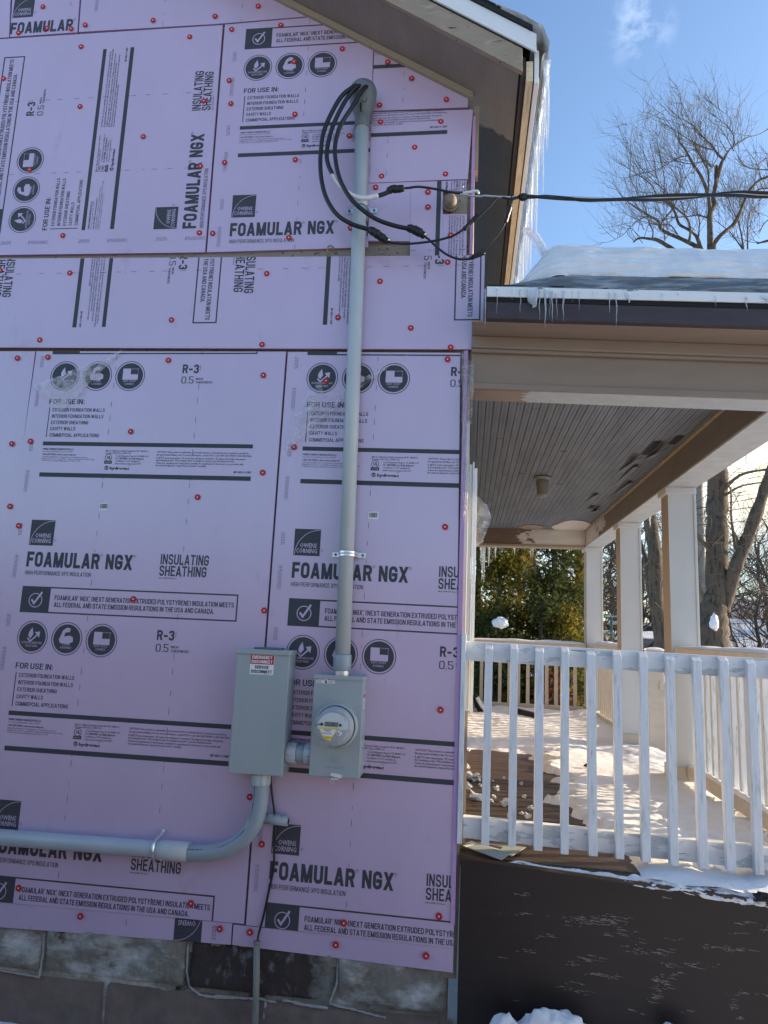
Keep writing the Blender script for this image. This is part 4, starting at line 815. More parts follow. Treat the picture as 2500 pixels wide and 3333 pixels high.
# faint printed line along the elbow
b = MB(); sp = smooth(bend, 14); rr2 = random.Random(3)
for i in range(4, len(sp)-3):
    if (i//9) % 4 == 3: continue
    t = (sp[i+1]-sp[i-1]).normalized(); n1 = Vector((0, -1, 0)); s_ = t.cross(n1).normalized()
    for k in range(3):
        c_ = sp[i]+t*(.0055*k)+(n1*.82-s_*-.575).normalized()*.03195; hh = rr2.choice((.0035, .0045, .0025))
        u = (s_*.82+n1*.57).normalized()
        b.add([c_-t*.0009-u*hh, c_+t*.0009-u*hh, c_+t*.0009+u*hh, c_-t*.0009+u*hh], [(0, 1, 2, 3)])
b.build('printed_line', M['black'], pe)
tag(pe, 'grey conduit curving from under the disconnect box to a straight run leaving left', 'conduit')
# clamp on it
cc_ = PY(510, 2760, YC); e = empty('conduit_clamp', cc_); b = MB(); dd = d_.normalized(); up_ = Vector((0, 0, 1)); up_ = (up_-dd*up_.dot(dd)).normalized()
P = [cc_+up_*(.036*math.cos(a*math.pi/12))+Vector((0, -1, 0))*(.036*math.sin(a*math.pi/12)) for a in range(13)]
P = [cc_+up_*.058+Vector((.004, .050, 0)), cc_+up_*.044+Vector((0, .042, 0))]+P+[cc_-up_*.044+Vector((0, .042, 0)), cc_-up_*.052+Vector((.004, .050, 0))]
b.tube(P, .0075, 8, flat=.45); b.build('band', M['boxd'] if False else M['zinc'], e, True)
for s_ in (1, -1):
    b = MB(); b.lathe(cc_+up_*(.053*s_)+Vector((.004, .046, 0)), (0, -1, 0), [(0, .008), (.006, .0078), (.008, .004)], 8); b.build('screw_head', M['nail'], e)
tag(e, 'zinc two-screw clamp holding the horizontal conduit above INSULATING SHEATHING', 'clamp')

# ground wire, bonding bridge, old ground pipe
b = MB(); b.tube(smooth([PY(880, 2515, -.03), PY(885, 2580, -.02), PY(893, 2640, -.016), PY(896, 2700, -.016), PY(893, 2760, -.012), PY(890, 2830, -.010), PY(875, 2900, -.008), PY(858, 2980, -.007), PY(842, 3040, -.012), PY(838, 3072, -.02)], 5), .0045, 8)
o = b.build('ground_wire', M['cable'], None, True); tag(o, 'thin black ground wire dropping from the disconnect box to the old wall pipe', 'wire')
e = empty('bonding_bridge', PY(893, 2668, -.03)); pc = PY(893, 2668, -.030)
A_, B_ = PY(847, 2662, -.030), PY(938, 2673, -.030)
b = MB(); b.tube([A_, B_], .0195, 22); b.build('cover', M['pvc_dark'], e, True)
b = MB()
for k in range(4): q = A_.lerp(B_, .14+.24*k); b.box((q.x-.007, q.y-.012, q.z+.013), (q.x+.006, q.y+.010, q.z+.0215))
b.build('tabs', M['pvc_dark'], e)
b = MB(); b.lathe(B_+Vector((-.001, 0, 0)), (1, 0, 0), [(0, .013), (.0025, .013)], 5); b.build('end_slot', M['dark'], e)
tag(e, 'small grey cylindrical bonding bridge cover on the ground wire', 'wire fitting')
b = MB(); q0, q1 = PY(836, 3066, -.022), PY(830, 3420, -.012); b.tube([q0, q0.lerp(q1, .4)+Vector((.001, 0, 0)), q1], .0125, 14)
b.lathe(q0, (0, 0, 1), [(-.004, .0145), (.002, .0145)], 14); o = b.build('ground_pipe', M['lattice'], None, True); tag(o, 'thin weathered upright pipe before the foundation taking the ground wire', 'pipe')

# ------------------------------------------------------------------ cables at the weatherhead
def z8(x, y): return (950+.3918*x, 220+.3918*y)
def g6(x, y): return (1500+.3164*x, 250+.3164*y)
def wpath(pts): return smooth([PY(*p, y) for p, y in pts], 6)
def splice(b, pts, r):
    P = smooth(pts, 7); n_ = len(P); b.tube(P, [r*(.55+.45*math.sin(math.pi*min(1, max(0, i/(n_-1))*1.0))**.5+random.uniform(-.10, .10)) for i in range(n_)], 9)
def cable(name, lab, thick, spl, thin, extra=(), rT=.0098, rt=.0052, rs=.0195):
    e = empty('service_cable', PY(*thick[0][0], thick[0][1])); P = wpath(thick)
    b = MB(); b.tube(P, rT, 12); b.build('heavy_conductor', M['cable'], e, True)
    b = MB(); splice(b, [PY(*p, y) for p, y in spl], rs); b.build('taped_splice', M['tape'], e, True)
    b = MB(); b.tube(wpath(thin), rt, 8); b.build('drop_conductor', M['cable'], e, True)
    for nm, mt, pts, r in extra:
        b = MB(); b.tube(wpath(pts), r, 10); b.build(nm, mt, e, True)
    tag(e, lab, 'cable', 'cables looping out of the weatherhead'); return e
cable('a', 'outermost black cable loop from the weatherhead, spliced lowest beside the mast',
  [(z8(590, 185), -.07), (z8(545, 152), -.10), (z8(498, 168), -.12), (z8(395, 262), -.13), (z8(275, 500), -.13), (z8(240, 700), -.13), (z8(242, 900), -.13), (z8(285, 1080), -.13), (z8(375, 1220), -.13), (z8(500, 1300), -.13), (z8(650, 1347), -.125)],
  [(z8(640, 1345), -.125), (z8(690, 1370), -.125), (z8(740, 1405), -.12), (z8(800, 1448), -.12)],
  [(z8(795, 1443), -.12), (z8(840, 1456), -.12), (z8(980, 1463), -.12), (z8(1180, 1440), -.13), (z8(1330, 1400), -.14), (z8(1430, 1340), -.15), (z8(1500, 1282), -.15), (g6(160, 1462), -.16), (g6(300, 1325), -.17), (g6(385, 1232), -.18), (g6(440, 1242), -.19), (g6(520, 1262), -.19)],
  extra=[('crimp_sleeve', M['tape'], [(z8(1430, 1345), -.15), (z8(1475, 1300), -.15), (z8(1545, 1225), -.155)], .0098)])
cable('b', 'middle cable loop with white tape, spliced to the wire at the insulator',
  [(z8(600, 180), -.07), (z8(565, 152), -.11), (z8(515, 182), -.125), (z8(430, 300), -.135), (z8(335, 500), -.135), (z8(292, 690), -.135), (z8(300, 800), -.135), (z8(345, 900), -.13)],
  [(z8(795, 1035), -.12), (z8(830, 1010), -.12), (z8(880, 1010), -.12), (z8(935, 1000), -.12)],
  [(z8(930, 1003), -.12), (z8(980, 998), -.12), (z8(1060, 990), -.12), (z8(1200, 1010), -.12), (z8(1340, 1038), -.12), (z8(1425, 1043), -.12)],
  extra=[('white_tape', M['wtape'], [(z8(338, 888), -.13), (z8(365, 935), -.13), (z8(420, 1003), -.13), (z8(500, 1060), -.13), (z8(600, 1084), -.13), (z8(718, 1064), -.125)], .0104),
         ('bare_end', M['cable'], [(z8(714, 1065), -.125), (z8(760, 1052), -.122), (z8(805, 1033), -.12)], .0098),
         ('white_tip', M['wtape'], [(z8(1420, 1043), -.12), (z8(1480, 1033), -.12), (z8(1535, 1025), -.12), (z8(1552, 1045), -.12)], .0060)], rs=.018)
cable('c', 'innermost black cable loop crossing in front of the mast, spliced right of it',
  [(z8(640, 185), -.07), (z8(618, 160), -.11), (z8(580, 195), -.13), (z8(500, 330), -.14), (z8(405, 480), -.145), (z8(360, 640), -.145), (z8(365, 780), -.145), (z8(400, 930), -.145), (z8(470, 1060), -.14), (z8(560, 1160), -.135), (z8(700, 1258), -.13), (z8(850, 1312), -.13), (z8(965, 1337), -.125)],
  [(z8(955, 1330), -.125), (z8(1010, 1345), -.12), (z8(1060, 1370), -.12), (z8(1105, 1402), -.12)],
  [(z8(1098, 1398), -.12), (z8(1140, 1430), -.12), (z8(1215, 1500), -.12), (z8(1300, 1560), -.13), (z8(1400, 1592), -.13), (z8(1500, 1584), -.14), (z8(1600, 1545), -.15), (g6(110, 1852), -.16), (g6(250, 1765), -.17), (g6(380, 1620), -.18), (g6(455, 1500), -.19), (g6(500, 1380), -.19), (g6(520, 1300), -.19), (g6(522, 1225), -.19)],
  extra=[('crimp_sleeve', M['tape'], [(g6(458, 1500), -.19), (g6(480, 1430), -.19), (g6(510, 1335), -.19)], .0098)])
# overhead drop
def r3a(x, y): return (1500+.6028*x, .6028*y)
e = empty('overhead_service_drop', PY(1600, 640, -.19)); YD = -.19
mess = [(z8(1400, 1050), -.13), (z8(1480, 1062), -.14), (z8(1560, 1068), -.16), (g6(250, 1222), -.18), (g6(400, 1232), YD), (g6(600, 1240), YD), (r3a(350, 1062), YD), (r3a(600, 1066), YD), (r3a(900, 1075), YD), (r3a(1200, 1061), YD), (r3a(1500, 1047), YD), (r3a(1700, 1052), YD), (r3a(2600, 1040), YD), (r3a(6000, 960), YD-.2)]
b = MB(); b.tube(wpath(mess), .0042, 7); b.build('bare_messenger', M['alu'], e, True)
base = wpath(mess[5:]); n_ = len(base)
for ph in (0, math.pi):
    P = []
    for i, p in enumerate(base):
        dd_ = (p-base[0]).length; lo = max(0, 1-abs(dd_-.27)/.16)*.022 if ph == 0 else 0
        a = ph+dd_*9; P.append(p+Vector((0, math.cos(a)*.0085, math.sin(a)*.0070-lo)))
    b = MB(); b.tube(P, .0068, 8); b.build('insulated_conductor', M['cable'], e, True)
b = MB(); q = PY(*g6(645, 1238), YD); b.tube([q-Vector((.014, 0, 0)), q, q+Vector((.014, 0, 0))], [.014, .017, .014], 8); q = PY(*g6(620, 1232), YD); b.tube([PY(*g6(505, 1262), YD), q], .0065, 8); b.build('binding_tape', M['tape'], e)
tag(e, 'twisted overhead power line coming in from the right to the house corner', 'power line')
# insulator
e = empty('wire_insulator', PY(1463, 672, -.02)); q = PY(1466, 655, -.02)
b = MB(); b.lathe(q+Vector((0, .02, -.004)), (0, -1, .1), [(0, .026), (.016, .030), (.034, .0285), (.046, .024), (.052, .014)], 20); b.build('porcelain_knob', M['insul'], e, True)
b = MB(); b.tube([q+Vector((-.004, -.045, .012)), q+Vector((.03, -.075, .013)), q+Vector((.06, -.09, .010))], .0035, 6); b.build('wire_tie', M['alu'], e, True)
b = MB(); b.lathe(q+Vector((0, .022, -.006)), (0, -1, 0), [(0, .034), (.006, .032)], 14); b.build('base_plate', M['insul'], e, True)
tag(e, 'round tan painted insulator knob in the cut-out of the pink board', 'insulator')
# metal hook under the cable-loop board
b = MB(); q = PY(1072, 808, -.004); b.tube(smooth([q+Vector((-.006, .01, -.028)), q+Vector((-.006, -.008, -.008)), q+Vector((.002, -.012, .006)), q+Vector((.018, -.006, .003)), q+Vector((.018, .004, -.006))], 4), .0052, 6, flat=.5)
o = b.build('siding_hook', M['lip'], None, True); tag(o, 'small tan bent hook on the bare wood gap left of the mast', 'hook')

# torn clear film pieces
def film(pts_uv, fn, nu, nv, lab, mt=M['film'], name='torn_film'):
    b = MB(); b.grid(fn, nu, nv); o = b.build(name, mt, None, True); tag(o, lab, 'plastic film', 'torn clear film on the boards'); return o
def mkfilm(corners, amp, seed, lab, mt, Y0=-.012, depth=.03, edge=.09):
    A, B, C_, D = corners   # px quad; u along AB, v toward DC
    def fn(u, v):
        w_ = noise.noise((u*3+seed, v*4, seed))*edge
        uu, vv = u+w_*(v*(1-v))*3, v+noise.noise((seed, u*5, v*3))*edge*(1 if 0 < v < 1 else .6)
        px = (A[0]*(1-uu)+B[0]*uu)*(1-vv)+(D[0]*(1-uu)+C_[0]*uu)*vv; py = (A[1]*(1-uu)+B[1]*uu)*(1-vv)+(D[1]*(1-uu)+C_[1]*uu)*vv
        f = abs(noise.fractal((u*6+seed, v*9+seed*2, 1.3), .7, 2.1, 4)); p = PY(px, py, Y0-depth*f-.006*abs(math.sin(9*u+7*v+seed))); return p
    return film(None, fn, 34, 34, lab, mt)
mkfilm([(960, 1345), (1335, 1150), (1130, 1290), (925, 1478)], .03, 2.3, 'torn clear film pulled diagonally under the mast over the circles of the meter board', M['film'], -.008, .014)
mkfilm([(985, 1292), (1045, 1245), (1060, 1290), (950, 1440)], .03, 5.1, 'crumpled clear film tip below the drop circle of the meter board', M['film'], -.010, .016)
mkfilm([(105, 1258), (400, 1138), (300, 1240), (200, 1340)], .03, 7.7, 'torn clear film over the drop circle of the left tall board', M['film2'], -.006, .008)
mkfilm([(1502, 1150), (1545, 1190), (1535, 1390), (1505, 1400)], .03, 9.2, 'ragged clear film hanging on the upper board corner beside the porch beam', M['film2'], -.006, .03, .2)
mkfilm([(1502, 1400), (1524, 1420), (1526, 1660), (1506, 1680)], .03, 11.2, 'ragged clear film strip beside the top of the white corner trim', M['film2'], -.008, .02, .2)
def fn(u, v):
    r_ = (1536+u*(64-26*abs(v-.35)*1.6), 1600+44*u+v*(190-70*u)); f = noise.fractal((u*3, v*4, 4.2), .7, 2, 4); return PY(r_[0]+2*f, r_[1], .15+.03*noise.noise((u*1.5, v*2.0, 3)))
film(None, fn, 20, 26, 'clear film scrap hanging right of the white corner trim', M['film2'])
# ------------------------------------------------------------------ porch
def sag(x, k=.045): return -k*x
XI, XO = 1.265, 1.437       # inner and outer faces of the front beam
pr = empty('porch_roof', (.7, 1.5, 2.6))
def xbar(x0, x1, y0, y1, z0a, z0b, z1a, z1b, name, mt, bev=.002):   # board along X, heights given at x=.05 and x=1.2
    f = lambda a, c_, x: a+(c_-a)*(x-.05)/1.15
    b = MB(); b.prism([(x0, y0, f(z0a, z0b, x0)), (x1, y0, f(z0a, z0b, x1)), (x1, y0, f(z1a, z1b, x1)), (x0, y0, f(z1a, z1b, x0))], (0, y1-y0, 0)); return b.build(name, mt, pr, bevel=bev)
xbar(.046, 1.75, -.213, -.205, 2.968, 2.920, 3.012, 2.962, 'drip_edge', M['metal_w'])
xbar(.046, 1.75, -.2045, -.18, 2.95, 2.90, 3.00, 2.95, 'shadow_gap', M['dark'])
xbar(.047, 1.72, -.200, -.165, 2.878, 2.828, 2.962, 2.912, 'fascia', M['plum'])
xbar(-.012, 1.72, -.166, .0, 2.876, 2.826, 2.884, 2.834, 'soffit', M['taupe'])
xbar(-.012, 1.70, -.030, .0, 2.822, 2.772, 2.877, 2.827, 'crown_moulding', M['taupe'], .006)
xbar(-.012, 1.70, -.020, .002, 2.806, 2.757, 2.8225, 2.7725, 'moulding_bead', M['taupe'], .005)
xbar(-.012, 1.437, .003, .150, 2.655, 2.612, 2.9, 2.85, 'near_beam', M['taupe'], .003)
xbar(-.012, 1.437, -.004, .006, 2.646, 2.603, 2.672, 2.630, 'beam_lip', M['taupe'], .002)
xbar(-.012, 1.437, .0065, .152, 2.644, 2.601, 2.6545, 2.6115, 'near_beam_underside', M['beam_under'], 0)
b = MB(); b.box((XI, .153, 2.6095), (XO, 5.20, 2.80)); b.build('front_beam', M['fb_in'], pr, bevel=.003)
b = MB(); b.box((XI-.003, .153, 2.597), (XO+.01, 5.21, 2.6090)); b.build('front_beam_underside', M['fb_under'], pr)
b = MB(); b.box((XI-.018, .155, 2.765), (XI-.0005, 5.0, 2.788)); b.build('cove_strip', M['lip'], pr, bevel=.003)
b = MB(); b.box((-.012, 5.03, 2.612), (XI-.001, 5.19, 2.86)); b.build('far_beam', M['far_beam'], pr, bevel=.003)
b = MB(); b.box((-.012, 5.02, 2.585), (XI-.004, 5.19, 2.611)); b.build('far_beam_trim', M['lip'], pr, bevel=.003)
# beadboard ceiling: boards running away from the camera with grooves
b = MB(); x = -.012; rr = random.Random(8); holes = [(1.03, 1.75, 2.15), (1.09, 1.25, 1.55), (1.12, 3.2, 3.7)]
while x < XI-.001:
    x1 = min(x+.040, XI-.001); y = .152
    cuts = sorted([rr.uniform(.4, 5.0)])+[5.03]
    for yc in cuts:
        z0 = 2.782+rr.uniform(-.0008, .0008); dz = 0
        if x > .98 and rr.random() < .5: dz = rr.uniform(-.010, .0)
        b.prism([(x+.0022, y+.001, z0), (x1-.0022, y+.001, z0), (x1-.0022, y+.001, z0+.012), (x+.0022, y+.001, z0+.012)], (0, yc-y-.003, 0)); 
        b.prism([(x+.019, y+.001, z0-.0022), (x+.0215, y+.001, z0-.0022), (x+.0215, y+.001, z0), (x+.019, y+.001, z0)], (0, yc-y-.003, 0))
        y = yc
    x = x1
b.box((-.012, .152, 2.80), (XI, 5.1, 2.81)); b.build('beadboard_ceiling', M['bead'], pr)
b = MB()   # sprung boards and dark holes near the front beam
for (x0, y0, y1, dr) in ((1.035, 1.60, 2.15, .045), (1.125, 1.30, 1.75, .060), (1.09, 1.9, 2.6, .022), (1.16, 2.4, 3.0, .03), (1.00, 2.9, 3.3, .025), (1.12, 3.5, 3.8, .045)):
    b.add([(x0, y0, 2.780-dr), (x0+.038, y0, 2.778-dr*.6), (x0+.038, y1, 2.779), (x0, y1, 2.780), (x0, y0, 2.785-dr), (x0+.038, y0, 2.783-dr*.6), (x0+.038, y1, 2.783), (x0, y1, 2.784)], [(0, 1, 2, 3), (4, 5, 6, 7), (0, 1, 5, 4), (1, 2, 6, 5), (0, 3, 7, 4)])
b.build('sprung_board', M['bead'], pr)
b = MB()
for (x0, y0, y1) in ((1.075, 1.30, 1.62), (1.17, 1.18, 1.36), (1.06, 3.45, 3.62), (.66, 2.55, 2.57), (.56, 1.55, 1.565), (.34, 2.2, 2.215)): b.box((x0, y0, 2.7770), (x0+.045, y1, 2.7772))
b.build('ceiling_gap', M['dark'], pr)
b = MB()
def blob(cx, cy, rx, ry, z, n=26, sd=1):
    P = [(cx+rx*math.cos(a)*(1+.28*noise.noise((math.cos(a)*1.6, math.sin(a)*1.6, sd))), cy+ry*math.sin(a)*(1+.28*noise.noise((math.cos(a)*1.6, math.sin(a)*1.6, sd+4))), z) for a in [2*math.pi*i/n for i in range(n)]]
    b.add(P, [tuple(range(n))])
blob(1.08, 4.75, .20, .40, 2.7762, sd=2); b.build('primer_patch', M['bead_new'], pr)
b = MB(); blob(.66, 4.85, .14, .16, 2.7760, sd=6); b.build('tan_patch', M['taupe'], pr)
b = MB(); b.prism([(.05, -.205, 3.004), (1.75, -.205, 2.934), (1.75, 5.3, 3.3), (.05, 5.3, 3.35)], (0, 0, .02)); b.build('shingles', M['shingle'], pr)
tag(pr, 'porch roof with white drip edge, plum fascia, taupe beam and grey beadboard ceiling', 'porch roof')
# ceiling lamp
lc = PZ(1765, 1552, 2.78); e = empty('ceiling_lamp', (lc.x, lc.y, 2.62))
b = MB(); b.lathe((lc.x, lc.y, 2.78), (0, 0, -1), [(0, .062), (.012, .062), (.018, .050), (.03, .046)], 24); b.build('canopy', M['lampgl'], e, True)
b = MB(); b.lathe((lc.x, lc.y, 2.75), (0, 0, -1), [(0, .044)]+[(.006+.006*k, .050-(k % 2)*.004-.0008*k) for k in range(18)]+[(.125, .03), (.126, .001)], 24); b.build('ribbed_glass', M['lampgl'], e, True)
tag(e, 'small ribbed lamp under the grey beadboard porch ceiling', 'lamp')

# columns
def column(yc, lab, z0=.735):
    x0, x1, y0, y1 = XI+.006, XO-.004, yc, yc+.165
    e = empty('porch_column', ((x0+x1)/2, (y0+y1)/2, z0)); b = MB()
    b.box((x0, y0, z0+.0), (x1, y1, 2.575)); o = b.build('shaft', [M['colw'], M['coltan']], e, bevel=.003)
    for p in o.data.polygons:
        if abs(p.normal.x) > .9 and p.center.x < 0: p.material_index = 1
    b = MB(); b.box((x0-.018, y0-.018, 2.552), (x1+.012, y1+.018, 2.5965)); b.build('capital', M['colw'], e, bevel=.003)
    b = MB(); b.box((x0-.014, y0-.014, z0), (x1+.014, y1+.014, z0+.115)); b.build('base', M['railc'], e, bevel=.003)
    b = MB(); b.box((x1-.004, y0-.006, z0+.116), (x1+.012, y0+.012, 2.55)); b.build('edge_board', M['colw'], e, bevel=.002)
    tag(e, lab, 'column', 'white square porch columns'); return e
column(1.765, 'nearest and widest looking white porch column, tan on its left side')
column(3.26, 'middle white porch column between the near and the far one')
column(5.03, 'farthest white porch column at the inner beam corner')

# near railing (parallel to the pink wall)
YR = .034
def zt(x): return 1.571-.0155*x
def zb(x): return .8855-.0275*x
rl = empty('porch_railing', (.6, YR, .76))
def rb(x0, x1, ya, yb, f0, f1, name, mt, par, bev=.003):
    b = MB(); n_ = 14; vs = []
    b.prism([(x0, ya, f0(x0)), (x1, ya, f0(x1)), (x1, ya, f1(x1)), (x0, ya, f1(x0))], (0, yb-ya, 0)); return b.build(name, mt, par, bevel=bev)
rb(-.006, 1.262, YR, YR+.042, lambda x: zt(x)-.078, zt, 'top_rail', M['railw'], rl)
rb(-.004, 1.262, YR, YR+.042, lambda x: zb(x)-.081, zb, 'bottom_rail', M['railw'], rl)
rr = random.Random(4)
for i in range(12):
    x = .0865+.1008*i; wd = .0155+rr.uniform(-.001, .0012); tl = rr.uniform(-.004, .004); z0 = .797-.030*x+rr.uniform(-.004, .004); z1_ = zt(x)-.003+rr.uniform(-.004, .003)
    b = MB(); y0, y1 = YR-.0345, YR-.0006
    b.add([(x-wd+tl, y0, z0), (x+wd+tl, y0, z0), (x+wd+tl, y1, z0), (x-wd+tl, y1, z0), (x-wd, y0, z1_-.020), (x+wd, y0, z1_-.020), (x+wd, y1, z1_), (x-wd, y1, z1_)], [(0, 3, 2, 1), (4, 5, 6, 7), (0, 1, 5, 4), (1, 2, 6, 5), (2, 3, 7, 6), (3, 0, 4, 7)])
    b.build('baluster', M['balw'], rl, bevel=.002)
b = MB(); b.box((-.0262, -.012, .795), (-.0065, .050, 1.60)); b.build('wall_post', M['balw'], rl, bevel=.002)
tag(rl, 'near white porch railing with cracked peeling balusters next to the foam corner', 'railing')
# white vinyl corner trim
e = empty('corner_trim', (.02, .09, 1.35)); 
def vtrim(x0, x1, y, z0, z1_, nm): b = MB(); b.box((x0, y, z0), (x1, y+.012, z1_)); b.build(nm, M['metal_w'], e, bevel=.001)
t0, t1 = PY(1518, 1450, .10), PY(1530, 2245, .10)
vtrim(-.0095, .0045, .10, 1.29, 2.335, 'wide_flange'); vtrim(.0055, .0125, .094, 1.285, 2.345, 'rounded_edge'); vtrim(.0135, .0255, .10, 1.28, 2.318, 'narrow_flange')
b = MB(); b.box((-.011, .10, .745), (.006, .14, 1.285)); b.build('wood_stub', M['coltan'], e)
tag(e, 'white vinyl corner trim standing between the foam corner and the porch opening', 'trim')

# far railing
rf2 = empty('porch_railing', (.63, 5.08, .78)); b = MB(); b.box((.0, 5.03, 1.500), (XI-.001, 5.13, 1.540)); b.build('top_rail', M['railc'], rf2, bevel=.003)
b = MB(); b.box((.0, 5.05, 1.448), (XI-.001, 5.09, 1.4995)); b.build('upper_board', M['railc'], rf2, bevel=.003)
b = MB(); b.box((.0, 5.055, .80), (XI-.001, 5.095, .885)); b.build('bottom_rail', M['railc'], rf2, bevel=.003)
for i in range(12):
    x = .055+.1005*i; b = MB(); b.box((x-.017, 5.095, .82), (x+.017, 5.129, 1.499)); b.build('baluster', M['railc'], rf2, bevel=.002)
tag(rf2, 'far cream porch railing in front of the evergreens, snow on its top rail', 'railing')
def yrail(y0, y1, lab, zt_=1.545, zbt=.85, par_name='porch_railing'):
    e = empty(par_name, ((XI+XO)/2, (y0+y1)/2, .78))
    b = MB(); b.box((XI+.02, y0, zt_-.035), (XO+.008, y1, zt_)); b.build('top_rail', M['railc'], e, bevel=.003)
    b = MB(); b.box((XI+.075, y0, zt_-.10), (XI+.113, y1, zt_-.0355)); b.build('upper_board', M['railc'], e, bevel=.003)
    b = MB(); b.box((XI+.075, y0, zbt-.075), (XI+.113, y1, zbt)); b.build('bottom_rail', M['railc'], e, bevel=.003)
    n_ = int((y1-y0)/.101)
    for i in range(n_):
        y = y0+(y1-y0)*(i+.5)/n_; b = MB(); b.box((XI+.1135, y-.017, zbt-.05), (XI+.147, y+.017, zt_-.036)); b.build('baluster', M['balw'] if y < 2 else M['railc'], e, bevel=.002)
    tag(e, lab, 'railing'); return e
yrail(.10, 1.750, 'front porch railing right of the nearest column, running out of the picture', 1.570, .868)
yrail(3.44, 5.015, 'front porch railing between the middle and the farthest column')
# stair newel beside the middle column
e = empty('newel_post', (1.60, 3.28, .3)); b = MB(); b.box((1.475, 3.22, .45), (1.60, 3.33, 1.53)); b.build('post', M['railc'], e, bevel=.004)
b = MB(); b.box((1.6005, 3.25, .40), (1.635, 3.29, 1.20)); b.build('side_board', M['coltan'], e, bevel=.003)
b = MB(); b.bar((1.56, 3.23, 1.25), (2.1, 3.23, 1.02), (0, .02, 0), (0, 0, .035)); b.build('stair_handrail', M['railc'], e, bevel=.003)
tag(e, 'pale stair newel post with handrail just right of the middle column', 'post')

# deck
dk = empty('porch_deck', (.7, 2.5, .4)); b = MB(); y = .0; rr = random.Random(9)
while y < 5.2:
    dz = rr.uniform(-.0015, .0015); dip = 0
    b.prism([(-.012, y+.0016, .748+dz), (1.49, y+.0016, .722+dz), (1.49, y+.0016, .700), (-.012, y+.0016, .715)], (0, .082-.0032, 0)); y += .082
b.build('floor_boards', M['deck'], dk)
def ey(x): return -.004-.088*max(x, 0)
def ez(x): return .752-.041*x
b = MB(); b.add([(-.012, -.003, .749), (1.62, -.003, .7155), (1.62, ey(1.62), ez(1.62)), (-.012, ey(0)-.001, ez(0))], [(0, 1, 2, 3)]); b.prism([(-.012, ey(0)-.001, ez(0)), (1.62, ey(1.62), ez(1.62)), (1.62, ey(1.62), ez(1.62)-.012), (-.012, ey(0)-.001, ez(0)-.012)], (0, .006, 0)); b.build('deck_edge', M['deck'], dk)
b = MB(); b.prism([(-.010, ey(0)+.002, -.15), (1.62, ey(1.62)+.002, -.15), (1.62, ey(1.62)+.002, ez(1.62)-.0125), (-.010, ey(0)+.002, ez(0)-.0125)], (0, .014, 0)); skb = b
b = MB(); b.box((1.42, .0, .1), (1.46, 5.2, .700)); b.build('front_skirt', M['skirt'], dk)
# cracked paint: short level slivers in clusters
b = skb; rr = random.Random(21)
def r7(x, y): return (1400+.6631*x, 2700+.6631*y)
cl = [((700, 445), 75, 22, 26), ((860, 450), 110, 32, 60), ((930, 515), 110, 14, 14), ((1120, 540), 120, 8, 6), ((430, 320), 50, 10, 10), ((460, 415), 50, 12, 8), ((560, 525), 40, 10, 8), ((480, 600), 60, 12, 10), ((760, 635), 60, 16, 14), ((990, 590), 55, 30, 16), ((1110, 600), 60, 20, 16), ((800, 712), 70, 12, 12), ((890, 720), 40, 14, 10), ((680, 775), 40, 26, 12), ((740, 800), 30, 18, 10), ((1130, 750), 48, 34, 40), ((1090, 820), 50, 28, 18), ((1160, 660), 30, 30, 9), ((1380, 575), 50, 8, 10), ((1500, 590), 60, 12, 14), ((1270, 670), 40, 14, 9), ((1400, 672), 30, 8, 4), ((1530, 810), 50, 12, 12), ((1480, 870), 24, 26, 9), ((1270, 890), 50, 6, 5), ((1520, 930), 20, 14, 6), ((1530, 460), 60, 8, 6), ((1510, 510), 50, 8, 6), ((1640, 480), 20, 22, 8), ((1140, 330), 25, 6, 3), ((1640, 815), 20, 6, 4), ((300, 408), 30, 6, 5), ((290, 325), 40, 6, 5), ((420, 840), 12, 5, 3), ((980, 885), 16, 5, 3), ((1040, 905), 16, 4, 2), ((340, 628), 8, 3, 2), ((1210, 710), 30, 10, 4), ((690, 660), 26, 14, 8)]
for (cx_, cz_), rx, rz, n_ in cl:
    for k in range(n_):
        x_, z_ = rr.gauss(cx_, rx*.55), rr.gauss(cz_, rz*.55); p = PY(*r7(x_, z_), -.05); p = PY(*r7(x_, z_), ey(p.x)); yq = ey(p.x)+.0012; yq2 = ey(p.x+.02)+.0012; ln = abs(rr.gauss(0, .017))+.002; h_ = rr.uniform(.0006, .0014); s_ = -.055
        yn = ey(p.x+ln)+.0012
        b.add([(p.x, yq, p.z), (p.x+ln, yn, p.z+ln*s_), (p.x+ln, yn, p.z+h_*.5+ln*s_), (p.x, yq, p.z+h_)], [(0, 1, 2, 3)], 1)
        if rr.random() < .22: b.add([(p.x, yq, p.z-.004), (p.x+.0008, yq, p.z-.004), (p.x+.0008, yq, p.z), (p.x, yq, p.z)], [(0, 1, 2, 3)], 1)
b.build('skirt_board', [M['skirt'], M['scratch']], dk)
tag(dk, 'porch floor of wet dark boards over a dark brown cracked skirt panel', 'porch floor')
